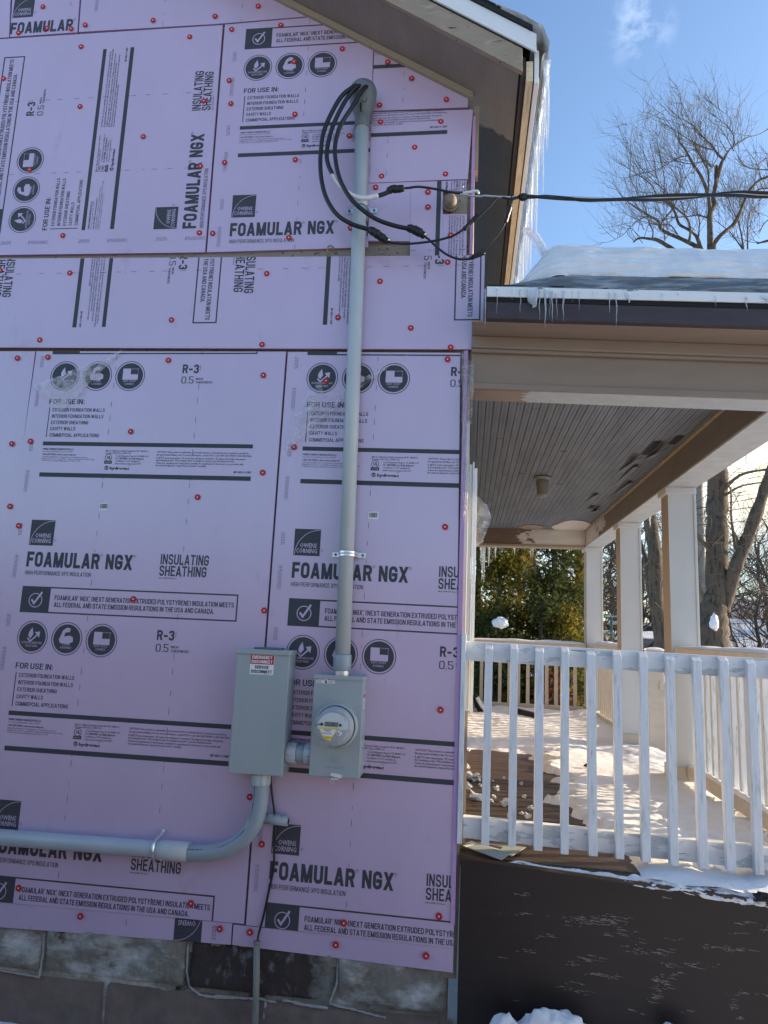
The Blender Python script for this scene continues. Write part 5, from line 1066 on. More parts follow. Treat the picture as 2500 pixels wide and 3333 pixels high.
# grey flashing sheets on the deck edge
for pts, lab, dz in (([(1497, 2748), (1535, 2738), (1660, 2778), (1632, 2798)], 'bent grey metal flashing strip lying at the foam corner on the deck edge', .004), ([(1560, 2742), (1712, 2757), (1665, 2786), (1600, 2768)], 'second grey flashing piece with a cut hole under the first balusters', .001)):
    e = empty('metal_flashing', PZ(*pts[0], .75)); b = MB(); P = [PZ(x, y, .756+dz*2) for x, y in pts]; b.prism(P, (0, 0, -.0025)); b.build('sheet', M['flash'], e)
    if dz < .002:
        b = MB(); P = [PZ(x, y, .7605) for x, y in ((1597, 2750), (1636, 2757), (1622, 2768), (1586, 2760))]; b.prism(P, (0, 0, -.001)); b.build('cut_hole', M['deck'], e)
        b = MB(); P = [PZ(x, y, .7625) for x, y in ((1552, 2750), (1560, 2747), (1626, 2764), (1618, 2770))]; b.prism(P, (0, 0, -.001)); b.build('pale_tab', M['metal_w'], e)
    else:
        b = MB(); P = [PZ(x, y, .7655) for x, y in ((1508, 2752), (1540, 2744), (1548, 2747), (1516, 2756))]; b.prism(P, (0, 0, -.001)); b.build('folded_edge', M['metal_w'], e)
    tag(e, lab, 'metal flashing')

# ------------------------------------------------------------------ snow
def smst(a, b_, x): t = max(0, min(1, (x-a)/(b_-a))); return t*t*(3-2*t)
def snow_h(x, y):
    n1 = noise.fractal((x*2.2, y*1.6, 1), .9, 2.1, 5); n2 = noise.fractal((x*14, y*14, 3), .8, 2.1, 4)
    bare = smst(.60, .50, x+.20*noise.fractal((x*2.5, y*7, 0), .7, 2.4, 7)-.03)*smst(2.95, 2.35, y+.25*noise.noise((x*5, 7, 0)))
    h = .040+.022*n1+.007*n2*smst(.2, .9, noise.noise((x*1.5, y*1.5, 9))+.6)
    h += .05*smst(.22, .0, abs(y-4.95))*smst(.0, .4, x)+.03*smst(3.2, 4.2, y)
    if y < .35: h *= smst(-.06, .30, y)*.65+.30
    h -= bare*(.075+.0)
    if y < .33 and x < .70: h -= smst(.33, .2, y)*smst(.75, .45, x)*.09
    h += .012*n2*smst(.7, .95, x)*smst(2.2, .9, y)+.018*smst(1.05, 1.3, x)
    return h
b = MB()
def fn(u, v):
    x = -.010+1.49*u; y0_ = ey(x)+.006; y = y0_*(1-v*8)+v*8*.03 if v < .125 else .03+(5.02-.03)*(v-.125)/.875
    base = .7475-.0175*x if y > -.003 else .7475-.0175*x+(ez(x)-(.7475-.0175*x))*min(1, (-.003-y)/max(1e-4, -.003-ey(x)))
    h = snow_h(x, max(y, .12))
    if y < .10: xw = x+.10*noise.fractal((x*9, y*30, 4), .8, 2.1, 4); h = h*smst(.42, .66, xw)-.012*smst(.66, .42, xw); h = min(h, .012+.022*smst(-.0, .1, y)+.012*noise.noise((x*7, y*12, 1)))
    return (x, y, base+max(h, -.010))
b.grid(fn, 100, 330); o = b.build('snow_on_porch', M['snow'], None, True); tag(o, 'trodden snow covering most of the porch floor', 'snow', kind='stuff')
# snow ridge along the deck edge
b = MB()
def fn(u, v):
    x = .17+1.45*u; n_ = noise.fractal((x*16, v*5, 2), .8, 2.1, 5); m_ = noise.noise((x*5, 3.3, 0)); e_ = smst(0, .04, u)*max(.12, min(1, .62+m_*.9+.5*u)); a = math.pi*v*1.05
    y = ey(x)+.002-.020*math.sin(a)*(.45+.7*u)*e_*(1+.9*n_)+.030*(1-v)*e_; z = ez(x)+(.019*math.cos(a)-.006+.018*n_)*e_*(.55+.8*u)
    return (x, y, z)
b.grid(fn, 220, 14); o = b.build('snow_ridge', M['snow'], None, True); tag(o, 'thin snow ridge along the deck edge above the dark skirt', 'snow', kind='stuff')
# snow caps on rails
def cap(x0, x1, y0, y1, z0, hh, lab, along='x'):
    b = MB()
    def fn(u, v):
        a = math.pi*v; L_ = (x1-x0) if along == 'x' else (y1-y0); t = L_*u; ee = math.sin(math.pi*min(1, max(0, u)))**.25 if 0 < u < 1 else 0
        h = hh*(1+.45*noise.noise((t*5, z0, x0+y0)))*ee*math.sin(a)**.6
        if along == 'x': return (x0+t, y0+(y1-y0)*v, z0+h)
        return (x0+(x1-x0)*v, y0+t, z0+h)
    b.grid(fn, 50, 10); o = b.build('snow_cap', M['snow'], None, True); tag(o, lab, 'snow', kind='stuff')
cap(.02, XI, 5.025, 5.135, 1.540, .030, 'snow on the far top rail')
cap(XI+.015, XO+.012, 3.44, 5.0, 1.545, .035, 'snow on the rail beyond the middle column', 'y')
cap(XI+.012, XO+.016, .0, 1.72, 1.570, .020, 'icy snow on the top rail right of the nearest column', 'y')
cap(1.465, 1.61, 3.21, 3.34, 1.53, .022, 'rounded snow cap on the stair newel post')
# snow on the bottom rail of the front railing, right
cap(XI+.073, XI+.115, .1, 1.74, .868, .014, 'snow line on the lower rail right of the nearest column', 'y')
# porch roof snow: icy crust at the edge and a thick smooth layer above
prof = [(-.210, 3.008), (-.205, 3.034), (-.194, 3.060), (-.178, 3.082), (-.158, 3.098)]
def hx_(x): return smst(.145, .42, x)
def fn(u, v):
    x = .060+1.72*u; k = v*4; i = min(3, int(k)); t = k-i; y = prof[i][0]*(1-t)+prof[i+1][0]*t; z = prof[i][1]*(1-t)+prof[i+1][1]*t
    z = 3.008+(z-3.008)*(.25+.75*smst(.0, .40, x)); n_ = noise.fractal((x*9, v*4, 5), .8, 2.1, 4)
    return (x, y+.009*n_, z-.0385*x+.006*n_)
b = MB(); b.grid(fn, 160, 12); o = b.build('ice_crust', M['icegrey'], None, True); tag(o, 'dark icy crust along the porch roof edge under the smooth snow', 'ice', kind='stuff')
pf = [(-.168, 3.086), (-.162, 3.118), (-.147, 3.160), (-.122, 3.205), (-.09, 3.246), (-.05, 3.280), (.0, 3.305), (.1, 3.335), (.5, 3.42), (1.2, 3.53), (2.6, 3.66), (5.3, 3.55)]
def fn(u, v):
    x = .070+1.72*u; k = v*(len(pf)-1); i = min(len(pf)-2, int(k)); t = k-i; y = pf[i][0]*(1-t)+pf[i+1][0]*t; z = pf[i][1]*(1-t)+pf[i+1][1]*t
    z = 3.035+(z-3.035)*(smst(.11, .36, x)*.96+.04)+.018*smst(.26, .34, x)*smst(.60, .40, x)*smst(.2, .7, v)
    n_ = noise.fractal((x*2.2, y*3, 5), 1, 2, 4); n2 = noise.fractal((x*3, v*22, 8), 1, 2, 3)
    return (x, y-.016*n2*(1 if v < .5 else 0)+.014*(noise.fractal((x*8, v*3, 2), .8, 2, 4))*(1-v), z-.0335*x+.014*n_*v+.022*(x-.8)**2*v)
b = MB(); b.grid(fn, 120, 66); o = b.build('snow_on_porch_roof', M['snow_s'], None, True); tag(o, 'thick smooth layered snow on the porch roof', 'snow', kind='stuff')
# ground
b = MB()
def fn(u, v):
    x = -60+130*u; y = -40+160*v; s_ = math.hypot(x, y)
    return (x, y, -.02+.05*noise.fractal((x*.3, y*.3, 0), 1, 2, 4)*(1 if s_ > 3 else .3)+.25*noise.noise((x*.06, y*.06, 3))*smst(8, 30, s_))
b.grid(fn, 260, 320); b.add([(-900, -900, -.6), (900, -900, -.6), (900, 900, -.6), (-900, 900, -.6)], [(0, 1, 2, 3)]); o = b.build('snowy_ground', M['snow'], None, True); tag(o, kind='structure', label='snow covered ground all around the house')
b = MB(); b.add([(-60, 19, .30), (80, 22, .30), (80, 27, .30), (-60, 24, .30)], [(0, 1, 2, 3)]); b.v = [(x, y, .12) for x, y, z in b.v]; o = b.build('street', M['street']); tag(o, 'grey cleared street behind the porch', kind='structure')
b = MB(); b.add([(-60, -6.5, .10), (.2, -6.5, .10), (.2, -.45, .10), (-60, -.45, .10)], [(0, 1, 2, 3)]); b.v = [(x, y, .055) for x, y, z in b.v]; o = b.build('added_dark_ground', M['asphalt']); tag(o, 'added unseen dark ground that cuts bounce light on the pink wall', kind='structure')  # added unseen dark sheet, cuts ground bounce onto the wall
e = empty('added_shade_fence', (-2, -3.9, 0))  # added unseen fence, blocks low sky light so the wall foot darkens
for k in range(11):
    b = MB(); x0 = -12+1.42*k
    for j in range(9): b.box((x0+.155*j, -3.92+.01*(j % 2), .0), (x0+.155*j+.148, -3.90+.01*(j % 2), 2.15+.01*(j % 3)))
    b.build('shade_fence_panel', M['siding'], e)
    b = MB(); b.box((x0-.05, -3.99, -.1), (x0+.05, -3.93, 2.2)); b.build('shade_fence_post', M['siding'], e)
tag(e, 'added unseen board fence behind the camera, shading the lower wall', 'fence')
b = MB()
def fn(u, v):
    x = .0+3.2*u; y = -1.1+1.1*v; return (x, y, -.03+.11*smst(0, .6, v)+.03*noise.fractal((x*3, y*3, 7), .9, 2, 4))
b.grid(fn, 60, 24); o = b.build('snow_bank', M['snow'], None, True); tag(o, 'low snow bank along the foot of the dark skirt', kind='structure')
# snow pile against the skirt
def lump(c, r, seed, name, mt, lab, cat, grp=None, sub=4, rough=.35, smooth_=True, kind=None):
    import bmesh
    bm = bmesh.new(); bmesh.ops.create_icosphere(bm, subdivisions=sub, radius=1)
    b = MB(); vs = []
    for v in bm.verts:
        n_ = 1+rough*noise.fractal(v.co*1.6+Vector((seed, seed*2, 0)), .8, 2.2, 4); vs.append((c[0]+v.co.x*r[0]*n_, c[1]+v.co.y*r[1]*n_, c[2]+v.co.z*r[2]*n_))
    fs = [[v.index for v in f.verts] for f in bm.faces]; bm.free(); b.add(vs, fs); o = b.build(name, mt, None, smooth_); tag(o, lab, cat, grp, kind); return o
pA = PY(1790, 3268, -.13); lump((pA.x+.01, -.14, pA.z-.135), (.15, .08, .115), 3.1, 'snow_chunk', M['snow'], 'large broken snow chunk on the ground before the dark skirt', 'snow chunk', sub=5, rough=.22)
lump((pA.x-.16, -.16, pA.z-.15), (.07, .06, .10), 8.4, 'snow_chunk', M['snow'], 'small snow lump left of the large chunk at the bottom edge', 'snow chunk', sub=4, rough=.35)
pB = PY(2195, 3335, -.13); pB2 = PY(2195, 3326, -.14); lump((pB.x, -.14, pB2.z-.055), (.05, .04, .045), 2.2, 'snow_chunk', M['snow'], 'small snow lump at the bottom edge below the skirt cracks', 'snow chunk', sub=4, rough=.35)
pC = PY(1482, 3322, -.05); lump((pC.x+.004, -.02, .02), (.022, .03, .055), 4.2, 'dark_debris', M['debris'], 'dark frozen debris in the corner between foundation and skirt', 'debris', rough=.8)
pD = PY(2478, 2920, -.11); lump((pD.x+.03, ey(1.09)-.012, pD.z), (.050, .016, .016), 6.2, 'black_debris', M['debris'], 'black lump in the snow ridge at the right picture edge', 'debris', rough=.6)
# things in the porch snow
q = PZ(1720, 2335, .80); b = MB(); b.prism([(q.x-.13, q.y+.12, .80), (q.x+.12, q.y-.05, .775), (q.x+.12, q.y-.03, .835), (q.x-.13, q.y+.14, .87)], (.02, .06, .0)); o = b.build('shovel_blade', M['debris'], None, False, .004); tag(o, 'black blade half buried in the far porch snow', 'shovel')
q = PZ(1553, 2325, .78); e = empty('garden_bag', (q.x, q.y, .76)); b = MB(); b.tube(smooth([(q.x-.03, q.y, .98), (q.x+.0, q.y, .88), (q.x+.05, q.y, .80), (q.x+.09, q.y, .78)], 5), [.02+.012*math.sin(i*.3) for i in range(16)], 10); b.tube(smooth([(q.x-.02, q.y+.05, .95), (q.x+.03, q.y+.04, .87), (q.x+.09, q.y+.02, .80)], 5), .03, 10); b.build('fabric', M['debris'], e, True)
b = MB(); b.tube(smooth([(q.x-.005, q.y-.03, .955), (q.x+.045, q.y-.03, .872), (q.x+.10, q.y-.02, .812)], 5), .024, 10, flat=.6); b.build('frost', M['snow'], e, True); tag(e, 'dark frosted bag slumped on the porch floor behind the corner trim', 'bag')
lump(tuple(PZ(1911, 2491, .79)), (.020, .014, .010), 1.7, 'dark_stone', M['debris'], 'single small black stone on the sunlit porch snow', 'stone')
# ice chunks fallen on the bare boards
def r6(x, y): return (1450+.633*x, 2050+.633*y)
CH = [((115, 620), 15, 'beside the corner trim, farthest back'), ((112, 710), 17, 'left end, above the larger pair'), ((116, 750), 25, 'left end behind the first baluster gap'), ((152, 772), 30, 'big clear block just left of the first baluster'), ((112, 812), 26, 'left end, lower of the pair'), ((165, 742), 11, 'thin shard above the big clear block'), ((180, 800), 14, 'right of the big clear block by the first baluster'), ((150, 868), 34, 'broad flat piece near the trim foot'), ((248, 858), 13, 'right of the first baluster'), ((262, 818), 16, 'frosty piece right of the first baluster'), ((245, 775), 8, 'tiny bead right of the first baluster'), ((300, 760), 9, 'tiny bead between first and second balusters'), ((310, 898), 30, 'long lump left of the second baluster'), ((405, 855), 12, 'right of the second baluster'), ((388, 790), 10, 'small, above the piece right of the second baluster'), ((435, 915), 14, 'faint piece left of the third baluster'), ((425, 960), 15, 'lowest faint piece left of the third baluster'), ((330, 960), 13, 'piece near the bottom rail by the second baluster'), ((392, 940), 9, 'tiny piece right of the second baluster, low'), ((345, 865), 10, 'behind the second baluster'), ((160, 578), 12, 'small flake far back'), ((235, 880), 12, 'small flake by the first baluster')]
for k, ((x, y), s_, lab) in enumerate(CH):
    p = PZ(*r6(x, y), .752); r_ = s_*.00098
    lump((p.x, p.y, .746+r_*.55), (r_, r_*.9, r_*.75), 10+k*1.7, 'ice_chunk', M['chunk'], 'ice chunk on the dark boards, '+lab, 'ice chunk', 'ice chunks on the porch boards', sub=2, rough=1.1, smooth_=False)

# ------------------------------------------------------------------ icicles
def icicle(top, ln, r, lab, grp, lean=(0, 0), bumpy=.12, parent=None, n_=14):
    P = []; Rr = []; s_ = random.uniform(0, 50)
    for i in range(n_+1):
        t = i/n_; P.append((top[0]+lean[0]*t*ln+.004*noise.noise((s_, t*3, 0)), top[1]+lean[1]*t*ln, top[2]-ln*t)); Rr.append(max(.0006, r*(1-t)**.75*(1+bumpy*math.sin(t*ln*260+s_)+.15*noise.noise((s_, t*8, 3)))))
    b = MB(); b.tube(P, Rr, 9); o = b.build('icicle', M['ice'], None, True); tag(o, lab, 'icicle', grp); return o
def r3(x, y): return (1450+.633*x, 750+.633*y)
PI_ = [(206, 300, 500, 7, 'long thin one at the very left beside the foam band'), (266, 300, 425, 5, 'thin one right of the foam band'), (345, 302, 357, 4, 'short one left of the curtain'), (385, 302, 422, 7, 'middle length one left of the broad ice plate'), (485, 308, 462, 7, 'just right of the broad ice plate'), (513, 306, 498, 12, 'longest thick one of the left cluster'), (538, 310, 440, 5, 'thin one right of the longest'), (549, 312, 472, 9, 'second thick one of the left cluster'), (572, 322, 446, 6, 'thin one before the last thick of the cluster'), (608, 310, 470, 10, 'last thick one of the left cluster'), (653, 312, 363, 4, 'short needle right of the cluster'), (687, 314, 408, 5, 'lone needle above the pale paint chip'), (757, 316, 347, 4, 'tiny one near the middle'), (783, 318, 332, 3, 'tiniest one near the middle'), (843, 318, 422, 8, 'left of the middle pair'), (877, 318, 492, 8, 'long one of the middle pair'), (990, 324, 336, 3, 'tiny one right of the ice tooth'), (1115, 322, 362, 5, 'short one right of centre'), (1197, 324, 337, 4, 'tiny one further right'), (1388, 336, 393, 5, 'thin one on the right half'), (1547, 342, 412, 9, 'bulbous one near the right picture edge')]
for x, y0, y1, w_, lab in PI_:
    a = PY(*r3(x, y0), -.218); c_ = PY(*r3(x, y1), -.218); icicle(a, a.z-c_.z, w_*.00032*1.3, 'porch roof icicle, '+lab, 'icicles along the porch drip edge')
def slab(xa, xb, y0, y1, lab):
    A_, B_ = PY(*r3(xa, y0), -.219), PY(*r3(xb, y0), -.219); h_ = A_.z-PY(*r3(xa, y1), -.219).z; b = MB()
    def fn(u, v):
        a = 2*math.pi*u; cx_ = (A_.x+B_.x)/2; rx = (B_.x-A_.x)/2*(1-.35*v**2) if v < .97 else .001; return (cx_+rx*math.cos(a)+.002*v, -.219+.009*(1-.5*v)*math.sin(a)*(1 if v < .97 else .1), A_.z-h_*v+.01*v*math.cos(a)*-1)
    b.grid(fn, 20, 12); o = b.build('ice_plate', M['ice'], None, True); tag(o, lab, 'ice', 'icicles along the porch drip edge')
slab(415, 475, 297, 388, 'broad clear ice plate hanging in the left icicle cluster'); slab(925, 950, 320, 362, 'short wide ice tooth right of the middle pair'); slab(1615, 1675, 340, 356, 'low wide ice bead at the right picture edge')
# main eave curtain
rr = random.Random(31); idx = 0
EY = [(-.27+.075*i) for i in range(25)]
words = ['first', 'second', 'third', 'fourth', 'fifth', 'sixth', 'seventh', 'eighth', 'ninth', 'tenth', 'eleventh', 'twelfth', 'thirteenth', 'fourteenth', 'fifteenth', 'sixteenth', 'seventeenth', 'eighteenth', 'nineteenth', 'twentieth', 'twenty-first', 'twenty-second', 'twenty-third', 'twenty-fourth', 'twenty-fifth']
for i, y in enumerate(EY):
    b_ = None
    ln = (.20, .34, .30, .26, .40, .24, .30, .36, .30, .42, .34, .30, .44, .34, .38, .30, .34, .28, .36, .42, .30, .34, .3, .3, .3)[i]*rr.uniform(.85, 1.1)*(.9 if i < 5 else 1.05)
    icicle((.278+rr.uniform(-.008, .022), y, 3.995), ln*1.15, rr.uniform(.008, .013), 'icicle under the main roof eave, %s from the roof corner' % words[i], 'icicles hanging along the main eave', (rr.uniform(-.01, .02), 0))
    if i < 24: icicle((.272+rr.uniform(-.008, .030), y+rr.uniform(.02, .055), 3.995), ln*rr.uniform(.25, .8), rr.uniform(.004, .008), 'thin icicle just behind the %s large one of the main eave' % words[i], 'icicles hanging along the main eave', (rr.uniform(-.01, .03), 0))
b = MB()   # frozen sheet behind and between the icicles
def fn(u, v):
    y = -.285+1.95*v; a = 2*math.pi*u; n_ = noise.fractal((y*11, 3, 1), .8, 2, 4); dp = (.045+.05*n_+.03*math.sin(y*31))*smst(-.29, -.22, y)*(1+.4*math.sin(y*3))
    c_, s_ = math.cos(a), math.sin(a); z = 3.99+.035*max(0, s_)+dp*min(0, s_); x = .275+.020*c_*(1 if s_ > -.2 else .55)+.004*noise.noise((a*2, y*20, 0)); return (x, y, z)
b.grid(fn, 20, 240); o = b.build('frozen_sheet', M['ice'], None, True); tag(o, 'bumpy frozen sheet of ice clinging under the main roof eave', 'ice', kind='stuff')
b = MB()
def fn(u, v):
    x = .06+.225*u; y = -.325+.5*v; n_ = noise.fractal((x*20, y*14, 1), .8, 2, 4); return (x, y, zr(x, .222)+.012*math.sin(math.pi*u)**.5*(1+n_)+(-.05*smst(.85, 1, u)))
b.grid(fn, 26, 40); o = b.build('roof_corner_ice', M['chunk'], None, True); tag(o, 'thin ice over the shingle corner of the main roof', 'ice', kind='stuff')
# big leaning slab of ice above the porch snow
a0, a1 = PY(1706, 748, .12), PY(1783, 843, -.06); b = MB(); P = smooth([a0, PY(1735, 765, .06), PY(1762, 805, 0), a1], 6); b.tube(P, [.010+.012*math.sin(math.pi*i/(len(P)-1))**.7+random.uniform(-.002, .002) for i in range(len(P))], 8, flat=.7)
o = b.build('leaning_icicle', M['ice'], None, True); tag(o, 'large broken icicle leaning on the left end of the porch roof snow', 'icicle')
# icicles on the far beam
for x, ln, r_, lab in ((1571, 118, .013, 'longest of the left bunch'), (1577, 122, .011, 'twin of the longest in the left bunch'), (1566, 60, .012, 'shorter left one of the bunch'), (1592, 66, .013, 'thick one right of the bunch'), (1613, 44, .009, 'alone right of the bunch'), (1675, 26, .008, 'small one before the sky gap'), (1728, 34, .008, 'left one of the far pair'), (1735, 30, .008, 'right one of the far pair')):
    a = PY(x, 1768+(x-1570)*.055, 5.22); icicle((a.x, a.y, 2.60), ln/2316*8.3, r_, 'sunlit icicle beyond the far beam, '+lab, 'icicles beyond the far porch beam')
for (x, y0, y1), yy, lab in (((2116, 1683, 1726), 2.9, 'between the near and middle columns'), ((2146, 1664, 1690), 2.6, 'shorter one left of the nearest column'), ((2024, 1784, 1806), 4.3, 'left of the middle column top'), ((2427, 1495, 1545), .9, 'right of the nearest column before the trees')):
    a = PX(x, y0, 1.50); c_ = PX(x, y1, 1.50); icicle((1.50, a.y, a.z+.02), max(.08, a.z-c_.z), .009, 'sunlit icicle outside the front beam, '+lab, 'icicles outside the front porch beam')
# ------------------------------------------------------------------ trees
def t7(x, y): return (2000+.3014*x, 250+.3014*y)
def z2(x, y): return (1900+.3617*x, 1400+.3617*y)
def wm(wpx, sc_, dist): return wpx*sc_/2316*dist/2
class Twigs:
    def __init__(s, seed): s.b = MB(); s.r = random.Random(seed); s.n = 0
    def grow(s, p, d, ln, rad, lvl, up=.25, seg=5, kids=(3, 5), flat=None):
        r = s.r; P = [Vector(p)]; d = Vector(d).normalized(); R_ = [rad]
        for i in range(seg):
            d = (d+Vector((r.gauss(0, .13), r.gauss(0, .13), r.gauss(0, .10)+up*.22))).normalized(); P.append(P[-1]+d*(ln/seg)); R_.append(rad*(1-.75*(i+1)/seg))
        s.b.tube(P, R_, 3 if rad < .012 else 5, caps=False); s.n += 1
        if lvl > 0:
            for k in range(r.randint(*kids)):
                t = r.uniform(.2, .98); i = min(seg-1, int(t*seg)); q = P[i].lerp(P[i+1], t*seg-i); dd = (P[i+1]-P[i]).normalized()
                ax = Vector((r.gauss(0, 1), r.gauss(0, 1), r.gauss(0, 1))).normalized(); nd = (Matrix.Rotation(r.uniform(.45, .95), 3, dd.cross(ax).normalized())@dd)
                s.grow(q, nd, ln*r.uniform(.42, .68), max(.0036, R_[i]*.55), lvl-1, up, max(3, seg-1), kids)
        elif r.random() < .6:
            c = P[-1]; h = .010; s.b.add([c+Vector((-h*.6, 0, 0)), c+Vector((h*.6, 0, 0)), c+Vector((0, 0, h*2.2)), c+Vector((0, h*.6, 0))], [(0, 1, 2), (0, 3, 2)])
def limb(b, tw, pts, conv, Y, dist, wsc, dY=0, n=8, tp=None, dens=1.0, ln=(.5, 1.1), thr=24, lvl=1):
    r = tw.r; P = []; W = []; k = len(pts)
    for i, (x, y, w_) in enumerate(pts): P.append(PY(*conv(x, y), Y+dY*i/(k-1)+(r.uniform(-.15, .15) if i else 0))); W.append(w_*wsc/2316*dist/2*1.2)
    S_ = smooth(P, 5); WW = []
    for i in range(len(S_)): t = i/5; a = min(k-2, int(t)); f = t-a; WW.append(max(.004, (W[a]*(1-f)+W[min(a+1, k-1)]*f)*(1+.05*r.gauss(0, 1))))
    b.tube(S_, WW, n)
    for i in range(1, len(S_)):
        if WW[i] < thr*wsc/2316*dist/2 and r.random() < .75*dens:
            d = (S_[i]-S_[i-1]).normalized(); side_ = Vector((r.gauss(0, 1), r.gauss(0, .6), r.gauss(0, .5)+.5)).normalized()
            tw.grow(S_[i], d*.8+side_*.8, r.uniform(*ln), max(.0075, min(.016, WW[i]*.5)), lvl, .5)
YA, DA = 14.0, 17.2
tr = empty('bare_maple', PY(2300, 2110, YA)); tr.location.z = 0
b = MB(); tw = Twigs(7); A7 = dict(conv=t7, Y=YA, dist=DA, wsc=.3014); A2 = dict(conv=z2, Y=YA, dist=DA, wsc=.3617)
q0 = PY(*z2(1140, 1960), YA)
b.tube(smooth([(q0.x-.05, YA, -.1), (q0.x-.02, YA, 1.0), PY(*z2(1150, 1850), YA), PY(*z2(1165, 1650), YA), PY(*z2(1180, 1480), YA)], 6), [.62+.02*math.sin(i) if i < 6 else .52-.012*i+.02*math.sin(i*2) for i in range(25)], 18)
limb(b, tw, [(1195, 1560, 150), (1198, 1200, 145), (1200, 900, 142), (1203, 620, 138), (1206, 380, 134), (1180, 100, 122), (1160, -200, 105), (1140, -450, 84)], z2, YA, DA, .3617, n=16, dens=0)
limb(b, tw, [(1240, 1620, 120), (1300, 1440, 100), (1370, 1230, 92), (1450, 1030, 88), (1540, 790, 84), (1650, 480, 78), (1760, 200, 70), (1900, -120, 55)], z2, YA, DA, .3617, dY=-1, n=14, dens=0)
for pts, dY in (
 ([(1085, 2350, 66), (1050, 2050, 58), (1035, 1860, 56), (1032, 1680, 54), (1030, 1520, 55), (1040, 1440, 52)], 0),
 ([(1035, 1450, 34), (1012, 1280, 30), (940, 1080, 28), (860, 960, 26), (800, 850, 22), (735, 740, 16), (700, 700, 14), (690, 600, 6)], -.5),
 ([(1045, 1450, 46), (1085, 1380, 44), (1070, 1300, 40), (1110, 1100, 40), (1150, 950, 35), (1180, 890, 25)], .4),
 ([(1178, 890, 24), (1120, 840, 22), (1050, 740, 15), (940, 630, 12), (840, 510, 9), (780, 400, 7), (700, 220, 5), (670, 90, 3)], .5),
 ([(1180, 890, 24), (1235, 800, 18), (1310, 730, 14), (1420, 660, 9), (1560, 620, 8), (1700, 540, 6)], .8),
 ([(1095, 1180, 30), (1098, 1060, 34), (1100, 960, 32)], .3), ([(1090, 965, 14), (1040, 965, 14), (970, 900, 12), (900, 820, 11), (845, 700, 9), (815, 640, 5)], -.5),
 ([(1015, 1240, 16), (1015, 1020, 15), (960, 920, 12), (880, 760, 9), (840, 700, 6)], -.3), ([(1075, 790, 10), (960, 760, 12), (840, 700, 9), (690, 600, 7), (560, 510, 5), (520, 390, 3)], .6),
 ([(840, 520, 7), (740, 460, 6), (620, 420, 5), (548, 340, 3)], .6), ([(1300, 720, 9), (1270, 600, 8), (1180, 500, 6), (1060, 400, 5), (940, 290, 3)], 1), ([(1290, 800, 9), (1200, 640, 7), (1120, 540, 5), (960, 420, 3)], 1.2), ([(1240, 560, 6), (1250, 450, 4), (1160, 370, 3), (1010, 260, 2)], 1),
 ([(1080, 2450, 66), (1000, 2150, 64), (945, 1900, 62), (870, 1825, 48), (720, 1750, 35), (600, 1700, 33), (500, 1640, 30), (475, 1560, 24), (380, 1500, 18), (250, 1420, 13), (100, 1310, 8), (0, 1170, 4)], 1.5),
 ([(960, 1950, 46), (925, 1830, 42), (885, 1720, 28), (800, 1650, 27), (700, 1590, 27), (660, 1480, 24), (600, 1380, 18), (480, 1300, 13), (380, 1150, 10), (200, 1020, 6), (110, 960, 3)], .8),
 ([(800, 1800, 26), (820, 1650, 22), (770, 1510, 20), (640, 1400, 14), (540, 1280, 10), (540, 1100, 8), (500, 900, 6), (460, 700, 3)], -.6), ([(640, 1400, 14), (560, 1250, 9), (420, 1120, 7), (300, 1000, 5), (200, 850, 3)], 1.0),
 ([(1060, 2000, 44), (1068, 1880, 42), (1085, 1790, 40), (1160, 1700, 38), (1270, 1610, 36), (1340, 1500, 32), (1400, 1350, 28), (1450, 1240, 25), (1560, 1120, 22), (1700, 1060, 18), (1900, 950, 10)], -.8),
 ([(1490, 1260, 15), (1580, 1210, 12), (1700, 1200, 10), (1850, 1150, 7)], -.3), ([(1010, 1525, 15), (900, 1495, 13), (780, 1510, 11), (640, 1520, 9), (520, 1545, 6), (420, 1600, 4)], -.4),
 ([(905, 1800, 16), (915, 1650, 12), (918, 1550, 10), (880, 1400, 7), (900, 1200, 5)], .3), ([(500, 1640, 16), (520, 1560, 14), (640, 1400, 9), (720, 1200, 7), (800, 1050, 6), (870, 1040, 4)], .2),
 ([(820, 850, 10), (700, 870, 9), (600, 920, 7), (480, 1000, 5), (330, 1040, 3)], .5), ([(950, 915, 9), (800, 940, 8), (680, 910, 6), (540, 930, 4)], .2), ([(680, 1700, 14), (600, 1600, 10), (480, 1600, 8), (300, 1560, 5)], .6), ([(1400, 1900, 18), (1350, 1600, 12), (1260, 1400, 7), (1210, 1220, 4)], .5), ([(1440, 1900, 16), (1440, 1600, 10), (1480, 1400, 7), (1500, 1280, 4)], 1.2), ([(1800, 1010, 14), (1560, 1000, 9), (1440, 980, 6), (1340, 920, 3)], .4), ([(1800, 840, 12), (1640, 880, 8), (1540, 960, 6)], .8), ([(1400, 1880, 16), (1250, 1680, 10), (1100, 1560, 6)], 1.4), ([(1800, 1740, 30), (1640, 1775, 22), (1540, 1800, 12)], .2), ([(1800, 1500, 14), (1640, 1560, 9), (1560, 1700, 5)], .9), ([(1060, 2050, 50), (820, 1980, 48), (640, 1870, 44), (480, 1770, 35), (380, 1750, 28), (270, 1742, 22), (205, 1785, 14)], 1.2), ([(410, 1750, 14), (415, 1660, 12), (375, 1580, 9), (330, 1400, 6), (250, 1250, 4)], .6), ([(600, 1380, 14), (680, 1250, 9), (720, 1100, 6), (700, 930, 4)], .4),
 ([(380, 1500, 12), (240, 1560, 9), (100, 1700, 5), (0, 1760, 3)], 1.0)):
    limb(b, tw, pts, t7, YA, DA, .3014, dY, 7, dens=.85, ln=(.5, 1.3), lvl=1)
b.build('trunk_and_limbs', M['bark'], tr, True)
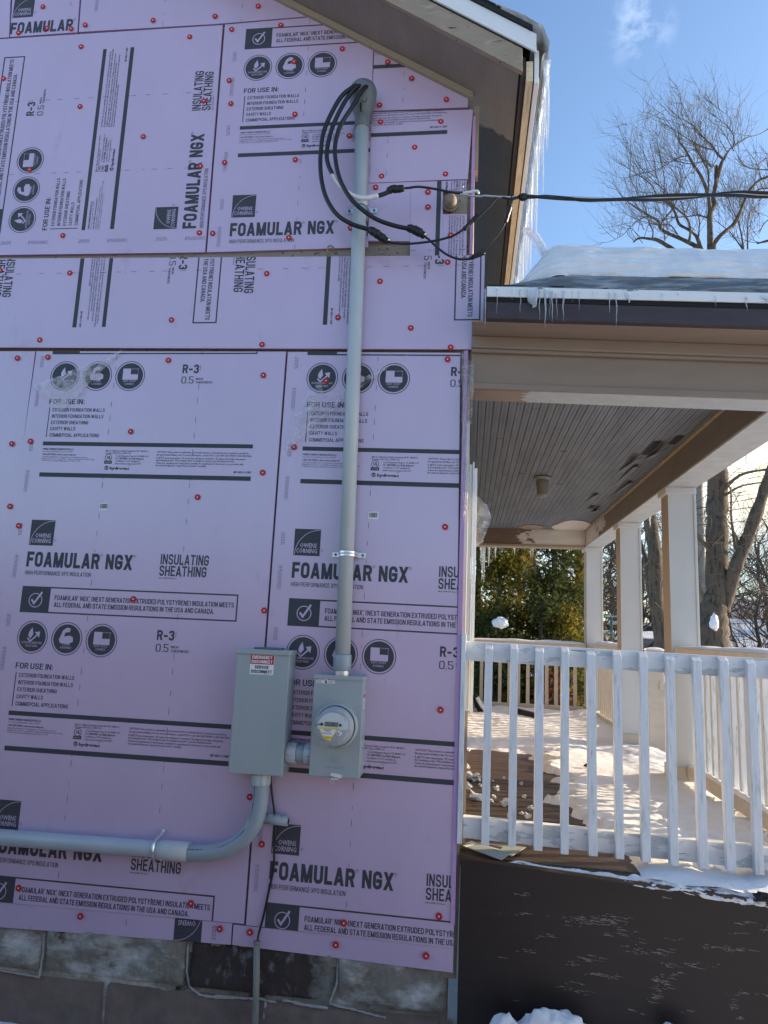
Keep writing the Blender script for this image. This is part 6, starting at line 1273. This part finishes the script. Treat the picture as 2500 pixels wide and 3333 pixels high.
for _ in range(38):   # finer outer crown
    x, y = tw.r.uniform(100, 900), tw.r.uniform(950, 1800)
    if x+y < 1150: continue
    tw.grow(PY(*t7(x, y), YA+tw.r.uniform(-1, 2)), (tw.r.gauss(-.3, .5), tw.r.gauss(0, .4), 1), tw.r.uniform(.9, 1.8), .011, 2, .5, 5, (3, 5))
for _ in range(60):
    x, y = tw.r.uniform(1150, 1600), tw.r.uniform(1400, 1800); tw.grow(PY(*t7(x, y), YA+tw.r.uniform(0, 3)), (tw.r.gauss(0, .3), 0, 1), tw.r.uniform(.8, 1.6), .006, 2, .4, 5, (2, 4))
for _ in range(46):   # twigs seen through the porch
    x, y = tw.r.uniform(960, 1650), tw.r.uniform(200, 1400); tw.grow(PY(*z2(x, y), YA+tw.r.uniform(-2, 3)), (tw.r.gauss(0, 1), 0, tw.r.gauss(0, .6)), tw.r.uniform(.8, 1.8), .009, 2, -.1, 6, (2, 4))
for pts in ([(1200, 600, 40), (1400, 410, 22), (1659, 350, 14)], [(1230, 620, 24), (1400, 510, 14), (1600, 470, 8)], [(1140, 1080, 30), (1060, 1000, 26), (1000, 920, 22), (960, 760, 16)], [(1370, 1080, 26), (1330, 800, 16), (1325, 560, 12), (1290, 460, 8)], [(1330, 1240, 24), (1180, 1130, 18), (1080, 1020, 14), (1000, 880, 8)], [(1080, 1500, 30), (1030, 1380, 22), (1020, 1150, 18), (1000, 950, 12)], [(1400, 1130, 22), (1380, 980, 20), (1360, 940, 16)]):
    limb(tw.b, tw, pts, z2, YA, DA, .3617, -.6, 6, dens=.7, ln=(.4, .9))
tw.b.build('twigs', M['twig'], tr)
tag(tr, 'large bare forked maple right of the porch columns, crown above the porch roof', 'tree')
for (x, y, s_), lab in (((1150, 1730, .15), 'white snow patch on the forked trunk of the large maple'),):
    p = PY(*z2(x, y), YA-.50); lump((p.x+.07, p.y+.04, p.z), (s_*.6, .10, s_*1.15), x*.01, 'snow_patch', M['snow'], lab, 'snow patch', 'snow stuck on the large maple', sub=3, rough=.3)
# second trunk
YB, DB = 17.0, 20.0; tr = empty('bare_tree', PY(2150, 2110, YB)); tr.location.z = 0; b = MB(); tw = Twigs(19)
limb(b, tw, [(700, 2200, 110), (700, 1960, 105), (690, 1750, 104), (655, 1550, 110), (650, 1350, 104), (640, 1100, 100), (610, 900, 94), (590, 700, 80), (590, 400, 70), (560, 100, 50)], z2, YB, DB, .3617, n=14, dens=0)
limb(b, tw, [(640, 1560, 60), (590, 1400, 52), (570, 1200, 44), (540, 1100, 32), (500, 960, 20)], z2, YB, DB, .3617, .6, n=9, dens=.5, ln=(.5, 1.2)); limb(b, tw, [(730, 1400, 60), (740, 1100, 50), (745, 900, 44), (735, 700, 30)], z2, YB, DB, .3617, .6, n=9, dens=.4)
b.build('trunk_and_limbs', M['bark'], tr, True)
for _ in range(34): x, y = tw.r.uniform(480, 760), tw.r.uniform(700, 1650); tw.grow(PY(*z2(x, y), YB+tw.r.uniform(-.5, .8)), (tw.r.gauss(0, 1), 0, tw.r.gauss(0, .5)), tw.r.uniform(.5, 1.6), .010, 2, -.2, 6, (2, 4))
tw.b.build('twigs', M['twig'], tr); tag(tr, 'bare tree with a rough trunk seen between the middle and nearest columns', 'tree')
# distant bare trees
def bare_tree(seed, h=8, kids=(3, 5)):
    b = Twigs(seed); r = b.r; e = empty('distant_bare_tree', (0, 0, 0)); P = [Vector((0, 0, 0))]
    for i in range(8): P.append(P[-1]+Vector((r.gauss(0, .12), r.gauss(0, .12), h/11)))
    b.b.tube(P, [.17-.014*i for i in range(9)], 7)
    for i in range(2, 9):
        for k in range(3): a = r.uniform(0, 6.28); b.grow(P[i], (math.cos(a), math.sin(a), r.uniform(.3, 1.0)), h*r.uniform(.22, .42), .065-.004*i, 3, .3, 6, kids)
    b.b.build('trunk_and_branches', M['farbark'], e); return e
pt_ = [bare_tree(101), bare_tree(202)]
SP = [(1950, 30, 1.0, 'behind the canopy, left of the middle column'), (1975, 38, 1.2, 'far behind the middle column'), (2045, 33, 1.1, 'just right of the middle column'), (2095, 26, .9, 'close behind the rough trunk'), (2125, 36, 1.3, 'tall one beyond the rough trunk'), (2290, 40, 1.3, 'between the nearest column and the maple'), (2400, 30, .5, 'dark one right of the maple before the white house'), (2445, 24, .62, 'thin one by the white house wall'), (2485, 44, 1.1, 'tall one at the right edge'), (2540, 28, .9, 'dense one cut by the right edge'), (2500, 44, 1.4, 'farthest tall one at the right edge'), (1700, 26, 1.1, 'behind the evergreens, left'), (1840, 28, 1.2, 'behind the evergreens, right'), (1905, 24, 1.0, 'behind the farthest column'), (2370, 46, 1.3, 'far away right of the maple'), (2560, 36, 1.3, 'outside edge one'), (1770, 36, 1.35, 'behind the evergreens, middle, farthest')]
for i, (px, Y, s_, lab) in enumerate(SP):
    o = pt_[i] if i < 2 else pt_[i % 2].copy()
    if i >= 2:
        col.objects.link(o)
        for ch in pt_[i % 2].children: d = ch.copy(); col.objects.link(d); d.parent = o
    p = PY(px, 2000, Y); o.location = (p.x, Y, -.1); o.scale = (s_,)*3; o.rotation_euler = (0, 0, i*1.3); tag(o, 'distant bare tree, '+lab, 'tree', 'bare trees in the distance')
# evergreens behind the far railing
def evergreen(px, Y, h, wd, mt, seed, lab, n_=5200, base=.0, tilt=0):
    p = PY(px, 2000, Y); e = empty('evergreen', (p.x, Y, 0)); r = random.Random(seed)
    b = MB(); b.tube([(p.x, Y, -.1), (p.x+tilt*.5, Y, h*.5), (p.x+tilt, Y, h*.95)], [.10, .06, .015], 8); br = []
    for k in range(70):
        z = base+(h-base)*r.uniform(.03, .97); rad = wd*(1-((z-base)/(h-base)))**.55*r.uniform(.55, 1.1)+.08; a = r.uniform(0, 6.283)
        q = Vector((p.x+tilt*z/h, Y, z)); t = q+Vector((math.cos(a)*rad, math.sin(a)*rad, rad*r.uniform(.15, .8))); br.append((q, t)); b.tube([q, q.lerp(t, .5)+Vector((0, 0, -.03)), t], [.016, .010, .003], 4, caps=False)
    b.build('trunk', M['farbark'], e)
    b = MB()
    for k in range(n_):
        q, t = r.choice(br); f = r.uniform(.25, 1.05); c = q.lerp(t, f)+Vector((r.gauss(0, .10), r.gauss(0, .10), r.gauss(0, .09)))
        u = Vector((r.gauss(0, 1), r.gauss(0, 1), r.gauss(.5, .8))).normalized(); v_ = u.cross(Vector((r.gauss(0, 1), r.gauss(0, 1), r.gauss(0, 1)))).normalized(); L_ = r.uniform(.035, .085); w_ = L_*.16
        for s_ in (-1, 0, 1):
            d = (u+v_*.55*s_).normalized(); x_ = v_*w_; b.add([c, c+d*L_*.5+x_, c+d*L_, c+d*L_*.5-x_], [(0, 1, 2, 3)])
    b.build('foliage', mt, e); tag(e, lab, 'evergreen tree', 'evergreens behind the porch'); return e
evergreen(1555, 9.5, 4.2, 1.0, M['leafg'], 1, 'golden green evergreen at the left, next to the corner trim', 8500)
evergreen(1625, 8.6, 2.9, .8, M['leafg'], 2, 'low golden evergreen carrying the big snow clump', 7500)
evergreen(1690, 10.5, 3.6, .9, M['leafg'], 3, 'loose golden evergreen in the middle with sky showing through', 3400)
evergreen(1805, 9.0, 4.6, .62, M['leafd'], 4, 'dense dark upright evergreen left of the farthest column', 10500, .1)
evergreen(1880, 9.8, 3.7, .60, M['leafg'], 5, 'yellow green evergreen touching the farthest column', 4600)
evergreen(1835, 8.4, 2.0, .55, M['leafg'], 6, 'short bright evergreen shrub low behind the far railing', 2600)
evergreen(1760, 8.2, 2.2, .60, M['leafd'], 7, 'short dark evergreen shrub low behind the far railing', 3200)
evergreen(1590, 8.0, 1.9, .60, M['leafd'], 8, 'dark low shrub behind the left balusters of the far railing', 3200)
evergreen(1800, 7.6, 1.15, .28, M['leafr'], 9, 'small rusty brown dead shrub seen through the far balusters', 900)
evergreen(2060, 22, 1.2, .7, M['leafd'], 10, 'round dark shrub beyond the middle column', 1500)
q = PY(1628, 2028, 7.7); e = empty('snow_clump', q)
lump((q.x, 7.7, q.z), (.11, .08, .075), 5.5, 'snow_clump', M['snow'], 'big white snow clump caught in the low golden evergreen', 'snow clump', None, 5, .28); bpy.data.objects.remove(e)
# snow mounds of ground cover behind the railing
# ------------------------------------------------------------------ far buildings and street things
def house(px0, px1, Y, zt_, name, wm_, lab, roofz=1.2, overh=.4, depth=6, win=()):
    a, c_ = PY(px0, 2000, Y), PY(px1, 2000, Y); e = empty(name, ((a.x+c_.x)/2, Y+depth/2, 0)); b = MB(); b.box((a.x, Y, -.2), (c_.x, Y+depth, zt_)); b.build('wall', wm_, e)
    b = MB(); b.prism([(a.x-overh, Y-overh, zt_), (a.x-overh, Y+depth/2, zt_+roofz), (a.x-overh, Y+depth+overh, zt_), (a.x-overh, Y+depth+overh, zt_-.12), (a.x-overh, Y-overh, zt_-.12)], (c_.x-a.x+2*overh, 0, 0)); b.build('snowy_roof', M['snow'], e)
    b = MB(); b.box((a.x-overh, Y-overh-.02, zt_-.22), (c_.x+overh, Y-overh+.05, zt_-.03)); b.build('fascia', M['boxd'], e)
    for (u, w_, z0, z1_) in win:
        x = a.x+(c_.x-a.x)*u; b = MB(); b.box((x-w_/2-.07, Y-.06, z0-.07), (x+w_/2+.07, Y-.01, z1_+.07)); f_ = b.build('window', M['metal_w'], e)
        b = MB(); b.box((x-w_/2, Y-.075, z0), (x+w_/2, Y-.0605, z1_)); b.build('pane', M['glassd'], f_)
    tag(e, lab, 'house'); return e
house(2365, 2620, 33, 1.45, 'white_house', M['wallpale'], 'low white house with snowy roof behind the large maple, right edge', 1.5, .4, 7, ((.10, .7, .1, 1.0), (.24, .5, .1, 1.0), (.42, 1.6, .0, .9), (.62, .5, .1, 1.0)))
house(2330, 2700, 46, 3.2, 'dark_roof_house', M['walldark'], 'darker house higher up behind the white house', 1.6, .5, 7)
house(2040, 2145, 30, 1.75, 'grey_house', M['walldark'], 'dark grey house wall between the middle and nearest columns', .4, .3, 6, ((.3, .6, .5, 1.2),))
house(1955, 2030, 40, 1.2, 'pale_garage', M['wallpale'], 'small pale building under the dark canopy left of the middle column', .6, .3, 5)
a, c_ = PY(1945, 1940, 27), PY(2118, 1940, 27); e = empty('flat_canopy', ((a.x+c_.x)/2, 28, 0)); b = MB(); b.box((a.x, 27, 2.02), (c_.x, 30, 2.22)); b.build('slab', M['tancanopy'], e)
b = MB(); b.box((a.x, 27, 2.221), (c_.x, 30, 2.36)); b.build('snow_layer', M['snow'], e)
for x in (a.x+.25, c_.x-.3): b = MB(); b.box((x-.06, 28, -.1), (x+.06, 28.12, 2.02)); b.build('post', M['tancanopy'], e)
tag(e, 'dark flat canopy with snow on top seen either side of the middle column', 'canopy')
# street sign and yield sign
q = PY(1990, 2010, 22); e = empty('street_sign', (q.x, 22, 0)); zt_ = PY(1990, 2012, 22).z; b = MB(); b.tube([(q.x, 22, -.1), (q.x, 22, zt_)], .045, 8); b.build('post', M['signgreen'], e)
b = MB(); b.box((q.x-.26, 21.98, zt_), (q.x+.26, 22.0, zt_+.13), 0)
lay2(small('ISABELLA AV', q.x-.22, zt_+.035, .065, .44, .02), 21.975, 1); b.build('name_plate', [M['signgreen'], M['white']], e); tag(e, 'green street name sign on a post left of the middle column', 'street sign')
q = PY(1977, 2075, 23); e = empty('yield_sign', (q.x, 23, 0)); zc = q.z; b = MB(); b.tube([(q.x, 23.03, -.1), (q.x, 23.03, zc+.15)], .035, 8); b.build('post', M['signgrey'], e)
b = MB(); s_ = .22; b.prism([(q.x-s_, 23, zc+s_*.6), (q.x+s_, 23, zc+s_*.6), (q.x, 23, zc-s_)], (0, .01, 0), 0); b.prism([(q.x-s_*.52, 22.99, zc+s_*.33), (q.x+s_*.52, 22.99, zc+s_*.33), (q.x, 22.99, zc-s_*.5)], (0, .005, 0), 1); b.build('plate', [M['redlab'], M['white']], e)
tag(e, 'small red and white triangular yield sign by the farthest column', 'road sign')
# utility pole and wires
q = PY(2290, 1950, 24); e = empty('utility_pole', (q.x, 24, 0)); b = MB(); t_ = PY(2283, 900, 24); b.tube([(q.x, 24, -.1), (q.x-.02, 24, 4), (q.x-.05, 24, 10.5)], [.17, .15, .12], 10); b.build('pole', M['power'], e, True)
b = MB(); b.box((q.x-1, 23.9, 9.6), (q.x+1, 24.0, 9.75)); b.build('cross_arm', M['power'], e); tag(e, 'pale utility pole just left of the maple trunk', 'utility pole')
for k, (ya, yb, lab) in enumerate(((1668, 1608, 'uppermost thin wire crossing the maple trunk'), (1680, 1640, 'second thin wire crossing the maple trunk'), (1702, 1690, 'lowest thin wire crossing the maple trunk'))):
    a, c_ = PY(2060, ya+18, 20), PY(2560, yb-6, 20); b = MB(); b.tube([a+(a-c_)*1.5, a, a.lerp(c_, .5)+Vector((0, 0, -.05)), c_, c_+(c_-a)*2], .012, 5); o = b.build('utility_wire', M['cable']); tag(o, lab, 'wire', 'thin wires behind the columns')
# added unseen house behind the camera, blocks low sky light on the wall
e = empty('added_skyline_house', (-2, -9, 0)); b = MB(); b.box((-22, -36, -.1), (-4, -26, 3.0)); b.build('wall', M['plum'], e)
b = MB(); b.prism([(-22.4, -36.4, 3.0), (-22.4, -31, 5.4), (-22.4, -25.6, 3.0)], (18.8, 0, 0)); b.build('roof', M['shingle'], e); tag(e, 'added unseen dark house behind the camera, dimming low sky light', 'house')
# unlink helper-free: drop unused data
for blk in list(bpy.data.meshes):
    if blk.users == 0: bpy.data.meshes.remove(blk)
